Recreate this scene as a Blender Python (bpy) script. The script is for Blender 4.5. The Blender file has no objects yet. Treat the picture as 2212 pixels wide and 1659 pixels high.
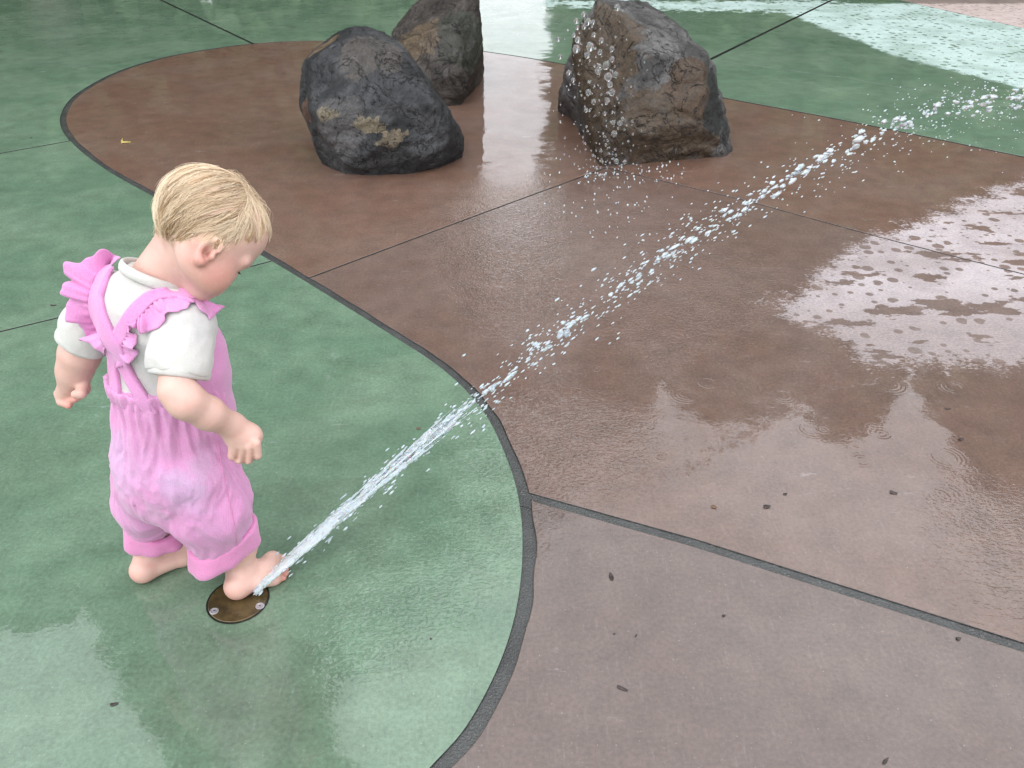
import bpy, bmesh, math, random
import numpy as np
from mathutils import Vector, Matrix
from mathutils.bvhtree import BVHTree
from mathutils.geometry import tessellate_polygon

rng = np.random.default_rng(7)
random.seed(7)
R = math.radians
scene = bpy.context.scene
COL = scene.collection

# ------------------------------------------------------------------ camera
CAM_H, PITCH = 1.12, R(33.0)
FOC, CX, CY = 1840.0, 1106.0, 829.5            # in units of a 2212 x 1659 picture
cam_d = bpy.data.cameras.new('camera')
cam_d.sensor_width = 36.0
cam_d.lens = 36.0 * FOC / 2212.0
cam_d.clip_start, cam_d.clip_end = 0.05, 500.0
cam = bpy.data.objects.new('camera', cam_d)
cam.location = (0, 0, CAM_H)
cam.rotation_euler = (R(90) - PITCH, 0, 0)
COL.objects.link(cam)
scene.camera = cam

# ------------------------------------------------------------------ sky, sun, exposure
SUN_EL, SUN_ROT = R(58), R(205)
SKY_GAIN = 1.0
world = bpy.data.worlds.new('World')
scene.world = world
world.use_nodes = True
nt = world.node_tree
nt.nodes.clear()
sky = nt.nodes.new('ShaderNodeTexSky')
sky.sky_type = 'NISHITA'
sky.sun_disc = False
sky.sun_elevation, sky.sun_rotation = SUN_EL, SUN_ROT
sky.air_density, sky.dust_density, sky.ozone_density = 1.0, 4.0, 1.0
hs = nt.nodes.new('ShaderNodeHueSaturation')       # the cloud sheet greys the sky out
hs.inputs['Saturation'].default_value = 0.14
cl = nt.nodes.new('ShaderNodeTexNoise')
cl.inputs['Scale'].default_value = 2.2
cl.inputs['Detail'].default_value = 5.0
mr = nt.nodes.new('ShaderNodeMapRange')
mr.inputs['From Min'].default_value, mr.inputs['From Max'].default_value = 0.3, 0.7
mr.inputs['To Min'].default_value, mr.inputs['To Max'].default_value = 0.85, 1.15
mx = nt.nodes.new('ShaderNodeMix'); mx.data_type = 'RGBA'; mx.blend_type = 'MULTIPLY'
mx.inputs[0].default_value = 1.0
tc = nt.nodes.new('ShaderNodeTexCoord')
bg = nt.nodes.new('ShaderNodeBackground'); bg.inputs['Strength'].default_value = 0.15
wo = nt.nodes.new('ShaderNodeOutputWorld')
L = nt.links.new
L(sky.outputs[0], hs.inputs['Color']); L(tc.outputs['Generated'], cl.inputs['Vector'])
cs_ = nt.nodes.new('ShaderNodeMix'); cs_.data_type = 'RGBA'; cs_.inputs[0].default_value = 0.88
cs_.inputs[7].default_value = (5.6, 5.75, 6.05, 1)      # the even cloud sheet
L(hs.outputs[0], cs_.inputs[6])
L(cl.outputs[0], mr.inputs['Value']); L(cs_.outputs[2], mx.inputs[6]); L(mr.outputs[0], mx.inputs[7])
sx = nt.nodes.new('ShaderNodeSeparateXYZ'); L(tc.outputs['Generated'], sx.inputs[0])
ov = nt.nodes.new('ShaderNodeMapRange')            # an overcast sky is a little brighter overhead than at the horizon
ov.inputs['From Min'].default_value, ov.inputs['From Max'].default_value = 0.0, 1.0
ov.inputs['To Min'].default_value, ov.inputs['To Max'].default_value = SKY_GAIN * 2.25, SKY_GAIN * 2.5
L(sx.outputs[2], ov.inputs['Value'])
m2 = nt.nodes.new('ShaderNodeMix'); m2.data_type = 'RGBA'; m2.blend_type = 'MULTIPLY'; m2.inputs[0].default_value = 1.0
L(mx.outputs[2], m2.inputs[6]); L(ov.outputs[0], m2.inputs[7])
L(m2.outputs[2], bg.inputs['Color']); L(bg.outputs[0], wo.inputs['Surface'])

sun_d = bpy.data.lights.new('sun', 'SUN')
sun_d.energy, sun_d.angle, sun_d.color = 0.5, R(25), (1.0, 0.97, 0.93)
sun = bpy.data.objects.new('sun', sun_d)
sun.rotation_euler = (R(90) - SUN_EL, 0, R(180) - SUN_ROT)
COL.objects.link(sun)
vs = scene.view_settings
vs.view_transform, vs.look, vs.exposure, vs.gamma = 'Standard', 'None', 0.14, 1.0
scene.cycles.use_adaptive_sampling = True
scene.cycles.adaptive_threshold = 0.025
world.cycles.sampling_method = 'MANUAL'
world.cycles.sample_map_resolution = 256
scene.cycles.max_bounces = 8
scene.cycles.transmission_bounces = 10
scene.cycles.transparent_max_bounces = 12
scene.cycles.caustics_reflective = False
scene.cycles.caustics_refractive = False

# ------------------------------------------------------------------ helpers
def ray(px, py):
    x, y = (px - CX) / FOC, -(py - CY) / FOC
    c, s = math.cos(PITCH), math.sin(PITCH)
    return np.array([x, c + y * s, -s + y * c])

def G(px, py, z=0.0):                      # the place on the ground where a sight line lands
    d = ray(px, py)
    t = (z - CAM_H) / d[2]
    return np.array([d[0] * t, d[1] * t, z])

def AT(px, py, Y):                         # the place on a sight line at the depth Y
    d = ray(px, py)
    t = Y / d[1]
    return np.array([d[0] * t, Y, CAM_H + d[2] * t])

def RP(px, py, Y, rpx):                    # metres spanned by rpx there
    return rpx * (Y / ray(px, py)[1]) / FOC

def tag(o, label=None, cat=None, group=None, kind=None):
    if label: o['label'] = label
    if cat: o['category'] = cat
    if group: o['group'] = group
    if kind: o['kind'] = kind
    return o

def link(name, me, mat=None, parent=None, smooth=False):
    o = bpy.data.objects.new(name, me)
    COL.objects.link(o)
    if mat is not None:
        me.materials.append(mat)
    if parent is not None:
        o.parent = parent
    if smooth:
        me.polygons.foreach_set('use_smooth', np.ones(len(me.polygons), bool))
    return o

def empty(name, loc):
    o = bpy.data.objects.new(name, None)
    o.location = loc
    o.empty_display_size = 0.1
    COL.objects.link(o)
    return o

def np_mesh(name, V, F):                   # V (n,3); F (m,3) or (m,4) index array
    me = bpy.data.meshes.new(name)
    V = np.asarray(V, np.float32); F = np.asarray(F, np.int32)
    k = F.shape[1]
    me.vertices.add(len(V)); me.vertices.foreach_set('co', V.ravel())
    me.loops.add(F.size); me.loops.foreach_set('vertex_index', F.ravel())
    me.polygons.add(len(F)); me.polygons.foreach_set('loop_start', np.arange(len(F), dtype=np.int32) * k)
    me.update(calc_edges=True)
    return me

def set_attr(me, name, A):
    A = np.asarray(A, np.float32)
    if A.ndim == 1:
        at = me.attributes.new(name, 'FLOAT', 'POINT'); at.data.foreach_set('value', A)
    else:
        at = me.attributes.new(name, 'FLOAT_COLOR', 'POINT')
        C = np.ones((len(A), 4), np.float32); C[:, :3] = A
        at.data.foreach_set('color', C.ravel())

def unit(v):
    v = np.asarray(v, float)
    return v / np.linalg.norm(v)

def cat(pts, n=10):                        # Catmull-Rom through a list of points
    P = np.asarray(pts, float)
    P = np.vstack([2 * P[0] - P[1], P, 2 * P[-1] - P[-2]])
    out = []
    for i in range(1, len(P) - 2):
        for t in np.arange(n) / n:
            a, b, c, d = P[i - 1], P[i], P[i + 1], P[i + 2]
            out.append(0.5 * (2 * b + (c - a) * t + (2 * a - 5 * b + 4 * c - d) * t * t + (3 * b - a - 3 * c + d) * t ** 3))
    out.append(P[-2])
    return np.array(out)

def gnoise(P, seed=0):                     # gradient noise, about -1..1
    P = np.asarray(P, np.float64)
    I = np.floor(P).astype(np.int64); f = P - I
    u = f * f * f * (f * (f * 6 - 15) + 10)
    def grad(dx, dy, dz):
        h = (I[:, 0] + dx) * 374761393 + (I[:, 1] + dy) * 668265263 + (I[:, 2] + dz) * 2147483647 + seed * 974634777
        h = (h ^ (h >> 13)) * 1274126177 & 0xffffffff
        h = h ^ (h >> 16)
        a = (h & 1023) / 1023.0 * 2 * np.pi; z = ((h >> 10) & 1023) / 511.5 - 1
        r = np.sqrt(np.maximum(0, 1 - z * z))
        return (f[:, 0] - dx) * r * np.cos(a) + (f[:, 1] - dy) * r * np.sin(a) + (f[:, 2] - dz) * z
    def lp(a, b, t): return a + (b - a) * t
    x00 = lp(grad(0, 0, 0), grad(1, 0, 0), u[:, 0]); x10 = lp(grad(0, 1, 0), grad(1, 1, 0), u[:, 0])
    x01 = lp(grad(0, 0, 1), grad(1, 0, 1), u[:, 0]); x11 = lp(grad(0, 1, 1), grad(1, 1, 1), u[:, 0])
    return 1.5 * lp(lp(x00, x10, u[:, 1]), lp(x01, x11, u[:, 1]), u[:, 2])

def fbm(P, octs=4, seed=0, ridged=False):
    s, a, out = 1.0, 1.0, 0.0
    for o in range(octs):
        n = gnoise(np.asarray(P) * s, seed + o * 17)
        out = out + a * ((0.5 - np.abs(n)) if ridged else n)
        s *= 2.03; a *= 0.5
    return out

# signed distance fields on a grid, blended smoothly, turned into one skin
class Field:
    def __init__(s, lo, hi, h):
        s.lo = np.array(lo, float); s.h = h
        s.n = np.ceil((np.array(hi) - s.lo) / h).astype(int) + 1
        s.d = np.full(s.n, 0.2, np.float32)
    def box(s, pts, m):
        P = np.atleast_2d(pts)
        a = np.clip(np.floor((P.min(0) - m - s.lo) / s.h).astype(int), 0, s.n)
        b = np.clip(np.ceil((P.max(0) + m - s.lo) / s.h).astype(int) + 1, 0, s.n)
        sl = tuple(slice(i, j) for i, j in zip(a, b))
        ax = [(s.lo[i] + s.h * np.arange(a[i], b[i])).astype(np.float32) for i in range(3)]
        X, Y, Z = np.meshgrid(*ax, indexing='ij')
        return sl, X, Y, Z
    def put(s, sl, e, k, op):
        c = s.d[sl]
        if op == 'u':
            h = np.maximum(k - np.abs(c - e), 0) / k
            s.d[sl] = np.minimum(c, e) - h * h * k * 0.25
        elif op == 's':
            h = np.maximum(k - np.abs(c + e), 0) / k
            s.d[sl] = np.maximum(c, -e) + h * h * k * 0.25
        else:
            h = np.maximum(k - np.abs(c - e), 0) / k
            s.d[sl] = np.maximum(c, e) + h * h * k * 0.25
    def cone(s, a, b, ra, rb, k=0.01, op='u'):
        a = np.asarray(a, float); b = np.asarray(b, float)
        sl, X, Y, Z = s.box([a, b], max(ra, rb) + k + 2 * s.h)
        if 0 in X.shape: return
        s.put(sl, d_cone(X, Y, Z, a, b, ra, rb), k, op)
    def chain(s, pts, rad, k=0.01, op='u'):
        for i in range(len(pts) - 1):
            s.cone(pts[i], pts[i + 1], rad[i], rad[i + 1], k, op)
    def ell(s, c, r, A=None, k=0.01, op='u'):
        c = np.asarray(c, float)
        sl, X, Y, Z = s.box([c], max(r) + k + 2 * s.h)
        if 0 in X.shape: return
        s.put(sl, d_ell(X, Y, Z, c, r, A), k, op)
    def mesh(s, name, smooth=1):
        V, F = nets(s.d, s.lo, s.h)
        return V, F

def d_cone(X, Y, Z, a, b, ra, rb):
    ba = b - a; L2 = max(float(ba @ ba), 1e-9)
    t = np.clip(((X - a[0]) * ba[0] + (Y - a[1]) * ba[1] + (Z - a[2]) * ba[2]) / L2, 0, 1)
    return np.sqrt((X - a[0] - t * ba[0]) ** 2 + (Y - a[1] - t * ba[1]) ** 2 + (Z - a[2] - t * ba[2]) ** 2) - (ra + (rb - ra) * t)

def d_ell(X, Y, Z, c, r, A=None):
    x, y, z = X - c[0], Y - c[1], Z - c[2]
    if A is not None:
        x, y, z = (A[0][0] * x + A[0][1] * y + A[0][2] * z, A[1][0] * x + A[1][1] * y + A[1][2] * z, A[2][0] * x + A[2][1] * y + A[2][2] * z)
    k0 = np.sqrt((x / r[0]) ** 2 + (y / r[1]) ** 2 + (z / r[2]) ** 2)
    k1 = np.sqrt((x / r[0] ** 2) ** 2 + (y / r[1] ** 2) ** 2 + (z / r[2] ** 2) ** 2) + 1e-9
    return k0 * (k0 - 1) / k1

def nets(d, lo, h):                        # surface nets
    s = d < 0
    n = np.array(d.shape)
    cnt = np.zeros(n - 1, np.int8)
    cs = [(i, j, k) for i in (0, 1) for j in (0, 1) for k in (0, 1)]
    for i, j, k in cs:
        cnt += s[i:n[0] - 1 + i, j:n[1] - 1 + j, k:n[2] - 1 + k]
    act = np.argwhere((cnt > 0) & (cnt < 8))
    idx = np.full(n - 1, -1, np.int32)
    idx[act[:, 0], act[:, 1], act[:, 2]] = np.arange(len(act))
    val = {c: d[act[:, 0] + c[0], act[:, 1] + c[1], act[:, 2] + c[2]].astype(np.float64) for c in cs}
    P = np.zeros((len(act), 3)); W = np.zeros(len(act))
    for c in cs:
        for ax in range(3):
            if c[ax] == 0:
                e = list(c); e[ax] = 1; e = tuple(e)
                va, vb = val[c], val[e]
                m = (va < 0) != (vb < 0)
                t = np.where(m, va / np.where(m, va - vb, 1), 0)
                q = np.array(c, float)[None, :] + np.zeros((len(act), 1)); q[:, ax] += t
                P += q * m[:, None]; W += m
    V = lo + h * (act + P / W[:, None])
    quads = []
    for ax in range(3):
        a, b = [i for i in range(3) if i != ax]
        sl0 = [slice(None)] * 3; sl1 = [slice(None)] * 3
        sl0[ax] = slice(0, -1); sl1[ax] = slice(1, None)
        e = s[tuple(sl0)] != s[tuple(sl1)]
        q = np.argwhere(e)
        q = q[(q[:, a] > 0) & (q[:, b] > 0) & (q[:, a] < n[a] - 1) & (q[:, b] < n[b] - 1)]
        ins = s[q[:, 0], q[:, 1], q[:, 2]]
        def cell(da, db):
            r = q.copy(); r[:, a] -= da; r[:, b] -= db
            return idx[r[:, 0], r[:, 1], r[:, 2]]
        Q = np.stack([cell(1, 1), cell(0, 1), cell(0, 0), cell(1, 0)], 1)
        flip = ins if ax != 1 else ~ins
        Q[~flip] = Q[~flip][:, ::-1]
        quads.append(Q)
    return V, np.vstack(quads)

def relax(V, F, it=1, lam=0.5):            # Laplacian smoothing over quads
    V = V.copy()
    e = np.vstack([F[:, [i, (i + 1) % F.shape[1]]] for i in range(F.shape[1])])
    for _ in range(it):
        S = np.zeros_like(V); C = np.zeros(len(V))
        for c in range(3):
            S[:, c] = np.bincount(e[:, 0], V[e[:, 1], c], len(V)) + np.bincount(e[:, 1], V[e[:, 0], c], len(V))
        C = np.bincount(e[:, 0], minlength=len(V)) + np.bincount(e[:, 1], minlength=len(V))
        V += lam * (S / np.maximum(C, 1)[:, None] - V)
    return V

def vnormals(V, F):
    n = np.cross(V[F[:, 2]] - V[F[:, 0]], V[F[:, -1]] - V[F[:, 1]])
    N = np.zeros_like(V)
    for k in range(F.shape[1]):
        for c in range(3):
            N[:, c] += np.bincount(F[:, k], n[:, c], len(V))
    return N / (np.linalg.norm(N, axis=1)[:, None] + 1e-12)

def tube(pts, rad, sides=8, caps=True, squash=None):
    P = np.asarray(pts, float); m = len(P)
    rad = np.broadcast_to(np.asarray(rad, float), (m,))
    T = np.gradient(P, axis=0); T /= np.linalg.norm(T, axis=1)[:, None] + 1e-12
    up = np.array([0, 0, 1.0]) if abs(T[0][2]) < 0.9 else np.array([1.0, 0, 0])
    V = []
    a = unit(np.cross(T[0], up))
    for i in range(m):
        a = unit(a - T[i] * (a @ T[i])); b = np.cross(T[i], a)
        for k in range(sides):
            w = 2 * np.pi * k / sides
            V.append(P[i] + rad[i] * (np.cos(w) * a + np.sin(w) * b))
    F = [(i * sides + k, i * sides + (k + 1) % sides, (i + 1) * sides + (k + 1) % sides, (i + 1) * sides + k) for i in range(m - 1) for k in range(sides)]
    return np.array(V), F

# ---- shader helpers
class Mat:
    def __init__(s, name):
        s.m = bpy.data.materials.new(name); s.m.use_nodes = True
        s.t = s.m.node_tree; s.t.nodes.clear()
        s.out = s.n('ShaderNodeOutputMaterial')
    def n(s, t, **kw):
        x = s.t.nodes.new(t)
        for k, v in kw.items(): setattr(x, k, v)
        return x
    def put(s, sock, v):
        if v is None: return
        if isinstance(v, bpy.types.NodeSocket): s.t.links.new(v, sock)
        else:
            if hasattr(sock.default_value, '__len__') and len(sock.default_value) == 4 and len(v) == 3: v = (*v, 1)
            sock.default_value = v
    def math(s, op, a, b=None, c=None, clamp=False):
        x = s.n('ShaderNodeMath', operation=op, use_clamp=clamp)
        s.put(x.inputs[0], a); s.put(x.inputs[1], b); s.put(x.inputs[2], c)
        return x.outputs[0]
    def vmath(s, op, a, b=None):
        x = s.n('ShaderNodeVectorMath', operation=op)
        s.put(x.inputs[0], a); s.put(x.inputs[1], b)
        return x.outputs['Value'] if op in ('LENGTH', 'DOT_PRODUCT', 'DISTANCE') else x.outputs[0]
    def pos(s):
        return s.n('ShaderNodeNewGeometry').outputs['Position']
    def noise(s, vec, scale, detail=3, rough=0.5, dist=0.0):
        x = s.n('ShaderNodeTexNoise')
        s.put(x.inputs['Vector'], vec); x.inputs['Scale'].default_value = scale
        x.inputs['Detail'].default_value = detail; x.inputs['Roughness'].default_value = rough
        x.inputs['Distortion'].default_value = dist
        return x.outputs[0]
    def ramp(s, v, a, b, lo=0.0, hi=1.0, smooth=True):
        x = s.n('ShaderNodeMapRange', interpolation_type='SMOOTHSTEP' if smooth else 'LINEAR')
        s.put(x.inputs['Value'], v)
        for k, q in (('From Min', a), ('From Max', b), ('To Min', lo), ('To Max', hi)): s.put(x.inputs[k], q)
        return x.outputs[0]
    def mix(s, f, a, b, mode='MIX'):
        x = s.n('ShaderNodeMix', data_type='RGBA', blend_type=mode)
        s.put(x.inputs[0], f); s.put(x.inputs[6], a); s.put(x.inputs[7], b)
        return x.outputs[2]
    def fmix(s, f, a, b):
        x = s.n('ShaderNodeMix', data_type='FLOAT')
        s.put(x.inputs[0], f); s.put(x.inputs[2], a); s.put(x.inputs[3], b)
        return x.outputs[0]
    def bump(s, h, dist=1.0, strength=1.0, normal=None):
        x = s.n('ShaderNodeBump')
        x.inputs['Strength'].default_value = strength; x.inputs['Distance'].default_value = dist
        s.put(x.inputs['Height'], h); s.put(x.inputs['Normal'], normal)
        return x.outputs[0]
    def scale(s, v, sc):
        return s.vmath('MULTIPLY', v, sc)
    def attr(s, name, vec=True):
        x = s.n('ShaderNodeAttribute'); x.attribute_name = name
        return x.outputs['Color' if vec else 'Fac']
    def bsdf(s, **kw):
        x = s.n('ShaderNodeBsdfPrincipled')
        for k, v in kw.items(): s.put(x.inputs[k.replace('_', ' ')], v)
        s.t.links.new(x.outputs[0], s.out.inputs['Surface'])
        return x
# ------------------------------------------------------------------ paving materials
def convex_sd(M, p, pix):                   # signed distance (m) to a convex outline on the ground
    P = np.array([G(*q)[:2] for q in pix])
    if np.sum((np.roll(P[:, 0], -1) - P[:, 0]) * (np.roll(P[:, 1], -1) + P[:, 1])) > 0: P = P[::-1]
    out = None
    for i in range(len(P)):
        a, b = P[i], P[(i + 1) % len(P)]
        t = unit(b - a); n = np.array([t[1], -t[0]])
        v = M.math('SUBTRACT', M.vmath('DOT_PRODUCT', p, (n[0], n[1], 0)), float(n @ a))
        out = v if out is None else M.math('MAXIMUM', out, v)
    return out

def blob(M, p, px, py, r, soft):            # 1 inside a round patch of the ground, 0 outside
    return M.ramp(M.vmath('DISTANCE', p, tuple(G(px, py))), r - soft, r + soft, 1.0, 0.0)

def gauss(M, x):
    return M.math('POWER', 2.718, M.math('MULTIPLY', M.math('MULTIPLY', x, x), -1.0))

def rings(M, p, scale, lam, amp, rmax, seed):
    v = M.n('ShaderNodeTexVoronoi', voronoi_dimensions='2D', feature='F1')
    M.put(v.inputs['Vector'], M.vmath('ADD', p, (seed * 3.7, seed * 1.3, 0)))
    v.inputs['Scale'].default_value = scale
    d = M.math('DIVIDE', v.outputs['Distance'], scale)
    sep = M.n('ShaderNodeSeparateColor'); M.put(sep.inputs[0], v.outputs['Color'])
    r = M.math('MULTIPLY', sep.outputs[0], rmax)
    x = M.math('SUBTRACT', d, r)
    env = gauss(M, M.math('DIVIDE', x, lam * 1.3))
    w = M.math('MULTIPLY', env, M.math('COSINE', M.math('MULTIPLY', x, 2 * math.pi / lam)))
    keep = M.ramp(sep.outputs[1], 0.66, 0.74)
    fade = M.ramp(r, 0.0, rmax, 1.0, 0.35)
    return M.math('MULTIPLY', M.math('MULTIPLY', w, fade), M.math('MULTIPLY', keep, amp))

def paving(name, wet, wet2, dry, dark_tone):
    M = Mat(name)
    p = M.pos()
    # ---- dry patches: outlines of the wet edge on the ground
    n1 = M.noise(p, 9, 6, 0.62); n2 = M.noise(M.scale(p, (1, 2.2, 1)), 38, 3, 0.6)
    rag = M.math('ADD', M.math('MULTIPLY', M.math('SUBTRACT', n1, 0.5), 0.34), M.math('MULTIPLY', M.math('SUBTRACT', n2, 0.5), 0.16))
    dA = convex_sd(M, p, [(2600, 250), (1870, 522), (1690, 668), (1900, 780), (2600, 800)])
    dB = M.math('ADD', convex_sd(M, p, [(2700, 300), (2212, 190), (1960, 128), (1700, 30), (1700, 8), (2700, 8)]), 0.0)
    dC = convex_sd(M, p, [(1185, 14), (1220, 16), (1420, 20), (1720, 30), (1800, 2), (1185, 2)])
    n3 = M.math('MULTIPLY', M.math('SUBTRACT', M.noise(M.scale(p, (1, 1.8, 1)), 90, 3, 0.7), 0.5), 0.30)
    wa = M.ramp(M.math('ADD', M.math('ADD', dA, M.math('MULTIPLY', rag, 0.9)), n3), -0.03, 0.03)
    wb = M.ramp(M.math('ADD', M.math('ADD', dB, M.math('MULTIPLY', rag, 0.6)), M.math('MULTIPLY', n3, 0.5)), -0.03, 0.03)
    wc = M.ramp(M.math('ADD', dC, M.math('MULTIPLY', rag, 2.6)), -0.03, 0.03)
    W = M.math('MINIMUM', M.math('MINIMUM', wa, wb), wc)
    # drops and puddles on the dry concrete
    vo = M.n('ShaderNodeTexVoronoi', voronoi_dimensions='2D'); vo.inputs['Scale'].default_value = 21
    M.put(vo.inputs['Vector'], M.vmath('ADD', p, M.scale(M.n('ShaderNodeTexNoise').outputs[1], (0.02, 0.02, 0))))
    sc = M.n('ShaderNodeSeparateColor'); M.put(sc.inputs[0], vo.outputs['Color'])
    spot = M.ramp(M.math('SUBTRACT', vo.outputs['Distance'], M.math('MULTIPLY', M.math('POWER', sc.outputs[0], 2.5), 0.42)), -0.03, 0.03, 0.8, 0.0)
    pud = M.ramp(M.noise(M.scale(p, (1, 1.9, 1)), 4.6, 5, 0.62), 0.555, 0.575)
    damp = M.ramp(M.noise(p, 3.1, 3, 0.55), 0.42, 0.66, 0.0, 0.75)
    lowr = M.ramp(M.vmath('DOT_PRODUCT', p, (0, 1, 0)), 1.95, 2.35, 0.85, 0.0)        # the near end of the patch is still drying
    W = M.math('MAXIMUM', W, M.math('MAXIMUM', spot, M.math('MULTIPLY', M.math('MULTIPLY', pud, 0.9), M.ramp(M.vmath('DOT_PRODUCT', p, (0, 1, 0)), 3.3, 4.0, 1.0, 0.0))))
    half = M.math('MAXIMUM', M.math('MULTIPLY', damp, 0.5), M.math('MULTIPLY', lowr, 0.55))
    Wc = M.math('MAXIMUM', W, half)
    # ---- colour of the concrete itself
    m1 = M.noise(p, 2.4, 5, 0.6, 0.6); m2 = M.noise(p, 14, 4, 0.6); m3 = M.noise(p, 130, 3, 0.65)
    streak = M.noise(M.scale(p, (0.7, 1.5, 1)), 5.0, 5, 0.65, 0.5)
    col = M.mix(M.ramp(m1, 0.35, 0.68), wet, wet2)
    col = M.mix(M.ramp(streak, 0.52, 0.75, 0, 0.28), col, dark_tone)
    for (sx, sy, sr, sa) in ((500, 1470, 0.16, 0.55), (640, 1600, 0.13, 0.45), (60, 1000, 0.16, 0.3), (700, 960, 0.1, 0.25), (600, 280, 0.3, 0.4), (1950, 760, 0.25, 0.3)):   # darker patches at set places, with ragged edges
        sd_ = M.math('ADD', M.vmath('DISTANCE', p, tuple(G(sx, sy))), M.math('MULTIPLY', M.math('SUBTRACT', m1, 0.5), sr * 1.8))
        col = M.mix(M.ramp(sd_, sr * 0.3, sr * 1.25, sa, 0.0), col, M.mix(0.65, col, dark_tone))
    col = M.mix(Wc, M.mix(M.ramp(m2, 0.3, 0.75, 0, 0.3), dry, M.mix(0.5, dry, wet2)), col)
    g = M.math('ADD', M.ramp(m2, 0.2, 0.8, 0.76, 1.24, False), M.ramp(m3, 0.2, 0.8, -0.3, 0.3, False))
    gm = M.n('ShaderNodeCombineColor')
    for i in range(3): M.put(gm.inputs[i], g)
    col = M.mix(1.0, col, gm.outputs[0], 'MULTIPLY')
    # trowel marks, pale scuffs and grit
    tro = M.noise(M.scale(p, (3.0, 0.5, 1)), 34, 4, 0.7)
    col = M.mix(M.ramp(tro, 0.55, 0.8, 0, 0.35), col, M.mix(0.35, col, dry))
    scf = M.math('MULTIPLY', M.ramp(M.noise(M.scale(p, (0.5, 1.6, 1)), 22, 5, 0.72), 0.60, 0.70), M.ramp(M.noise(p, 1.7, 2), 0.50, 0.66))
    col = M.mix(M.math('MULTIPLY', scf, 0.45), col, dry)
    sp = M.ramp(M.noise(p, 260, 2, 0.5), 0.71, 0.76, 0, 0.40)
    col = M.mix(sp, col, M.mix(0.6, dry, (0.5, 0.5, 0.48)))
    dk = M.ramp(M.noise(M.vmath('ADD', p, (5, 3, 0)), 210, 2, 0.5), 0.71, 0.76, 0, 0.6)
    col = M.mix(dk, col, (0.03, 0.025, 0.02))
    # ---- the film of water: rings of drops, wavelets, fine spray
    near = M.vmath('DISTANCE', p, (0, 0, 0))
    zone = M.math('MAXIMUM', blob(M, p, 1330, 540, 0.50, 0.34), blob(M, p, 1110, 520, 0.44, 0.34))
    z2 = M.math('MAXIMUM', blob(M, p, 850, 1290, 0.14, 0.12), M.math('MAXIMUM', blob(M, p, 1040, 1180, 0.10, 0.09), blob(M, p, 1150, 960, 0.2, 0.17)))
    z3 = blob(M, p, 2250, 1250, 0.22, 0.2)
    swell = M.math('MULTIPLY', M.noise(p, 5, 2, 0.5), 0.0020)
    wl = M.math('MULTIPLY', M.noise(M.scale(p, (1, 1.35, 1)), 58, 2, 0.55, 0.9), M.fmix(zone, 0.00008, 0.0024))
    wl2 = M.math('MULTIPLY', M.noise(M.scale(p, (1.0, 1.5, 1)), 60, 1, 0.4, 1.5), M.math('MULTIPLY', M.math('MAXIMUM', z2, M.math('MULTIPLY', z3, 0.6)), 0.0017))
    fine = M.math('MULTIPLY', M.noise(p, 170, 1, 0.5), M.math('MULTIPLY', zone, 0.0015))
    ra = rings(M, p, 5.2, 0.010, 0.00010, 0.045, 0)
    rb = rings(M, p, 8.0, 0.009, 0.00010, 0.03, 1)
    calm = M.ramp(M.vmath('DISTANCE', p, tuple(G(150, 1560))), 0.30, 0.50)
    ra, rb = M.math('MULTIPLY', ra, calm), M.math('MULTIPLY', rb, calm)
    rc = M.math('MULTIPLY', rings(M, p, 15.0, 0.009, 0.0002, 0.022, 2), M.math('MAXIMUM', z2, M.math('MULTIPLY', zone, 0.8)))
    h = swell
    for q in (wl, wl2, fine, ra, rb, rc): h = M.math('ADD', h, q)
    wn = M.bump(h)
    cn = M.bump(M.math('MULTIPLY', m3, 0.0009))
    rough = M.fmix(W, 0.85, 0.6)
    thin = M.ramp(M.noise(p, 6.5, 5, 0.6), 0.3, 0.7, 0.85, 1.0)
    M.bsdf(Base_Color=col, Roughness=rough, IOR=1.4, Normal=cn, Coat_Weight=M.math('MULTIPLY', W, thin), Coat_Roughness=M.ramp(thin, 0.85, 1.0, 0.02, 0.0),
           Coat_IOR=FILM_IOR, Coat_Normal=wn)
    return M.m

FILM_IOR = 1.55
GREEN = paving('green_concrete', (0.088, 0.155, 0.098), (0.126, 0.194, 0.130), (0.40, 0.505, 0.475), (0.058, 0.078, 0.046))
BROWN = paving('brown_concrete', (0.126, 0.068, 0.046), (0.142, 0.088, 0.066), (0.40, 0.36, 0.365), (0.088, 0.060, 0.040))
BROWN2 = paving('grey_brown_concrete', (0.094, 0.064, 0.053), (0.110, 0.078, 0.065), (0.40, 0.36, 0.365), (0.080, 0.060, 0.046))
BROWN3 = paving('mid_brown_concrete', (0.112, 0.066, 0.049), (0.132, 0.088, 0.071), (0.40, 0.36, 0.365), (0.086, 0.060, 0.042))  # a brown between the other two
PINK = paving('pink_concrete', (0.33, 0.26, 0.235), (0.37, 0.29, 0.26), (0.45, 0.37, 0.345), (0.24, 0.18, 0.15))

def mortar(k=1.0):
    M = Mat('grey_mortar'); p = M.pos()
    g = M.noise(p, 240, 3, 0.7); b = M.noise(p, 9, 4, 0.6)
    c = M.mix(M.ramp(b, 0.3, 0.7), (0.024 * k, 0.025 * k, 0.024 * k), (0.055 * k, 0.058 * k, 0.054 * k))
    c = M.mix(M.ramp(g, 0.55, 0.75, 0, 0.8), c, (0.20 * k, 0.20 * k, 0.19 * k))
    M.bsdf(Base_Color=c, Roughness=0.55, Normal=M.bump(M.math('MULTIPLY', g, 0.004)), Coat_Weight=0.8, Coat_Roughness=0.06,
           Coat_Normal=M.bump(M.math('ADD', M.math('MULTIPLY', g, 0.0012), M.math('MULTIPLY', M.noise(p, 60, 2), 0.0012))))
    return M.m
MORTAR, GROOVE = mortar(0.85), mortar(0.3)

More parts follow.
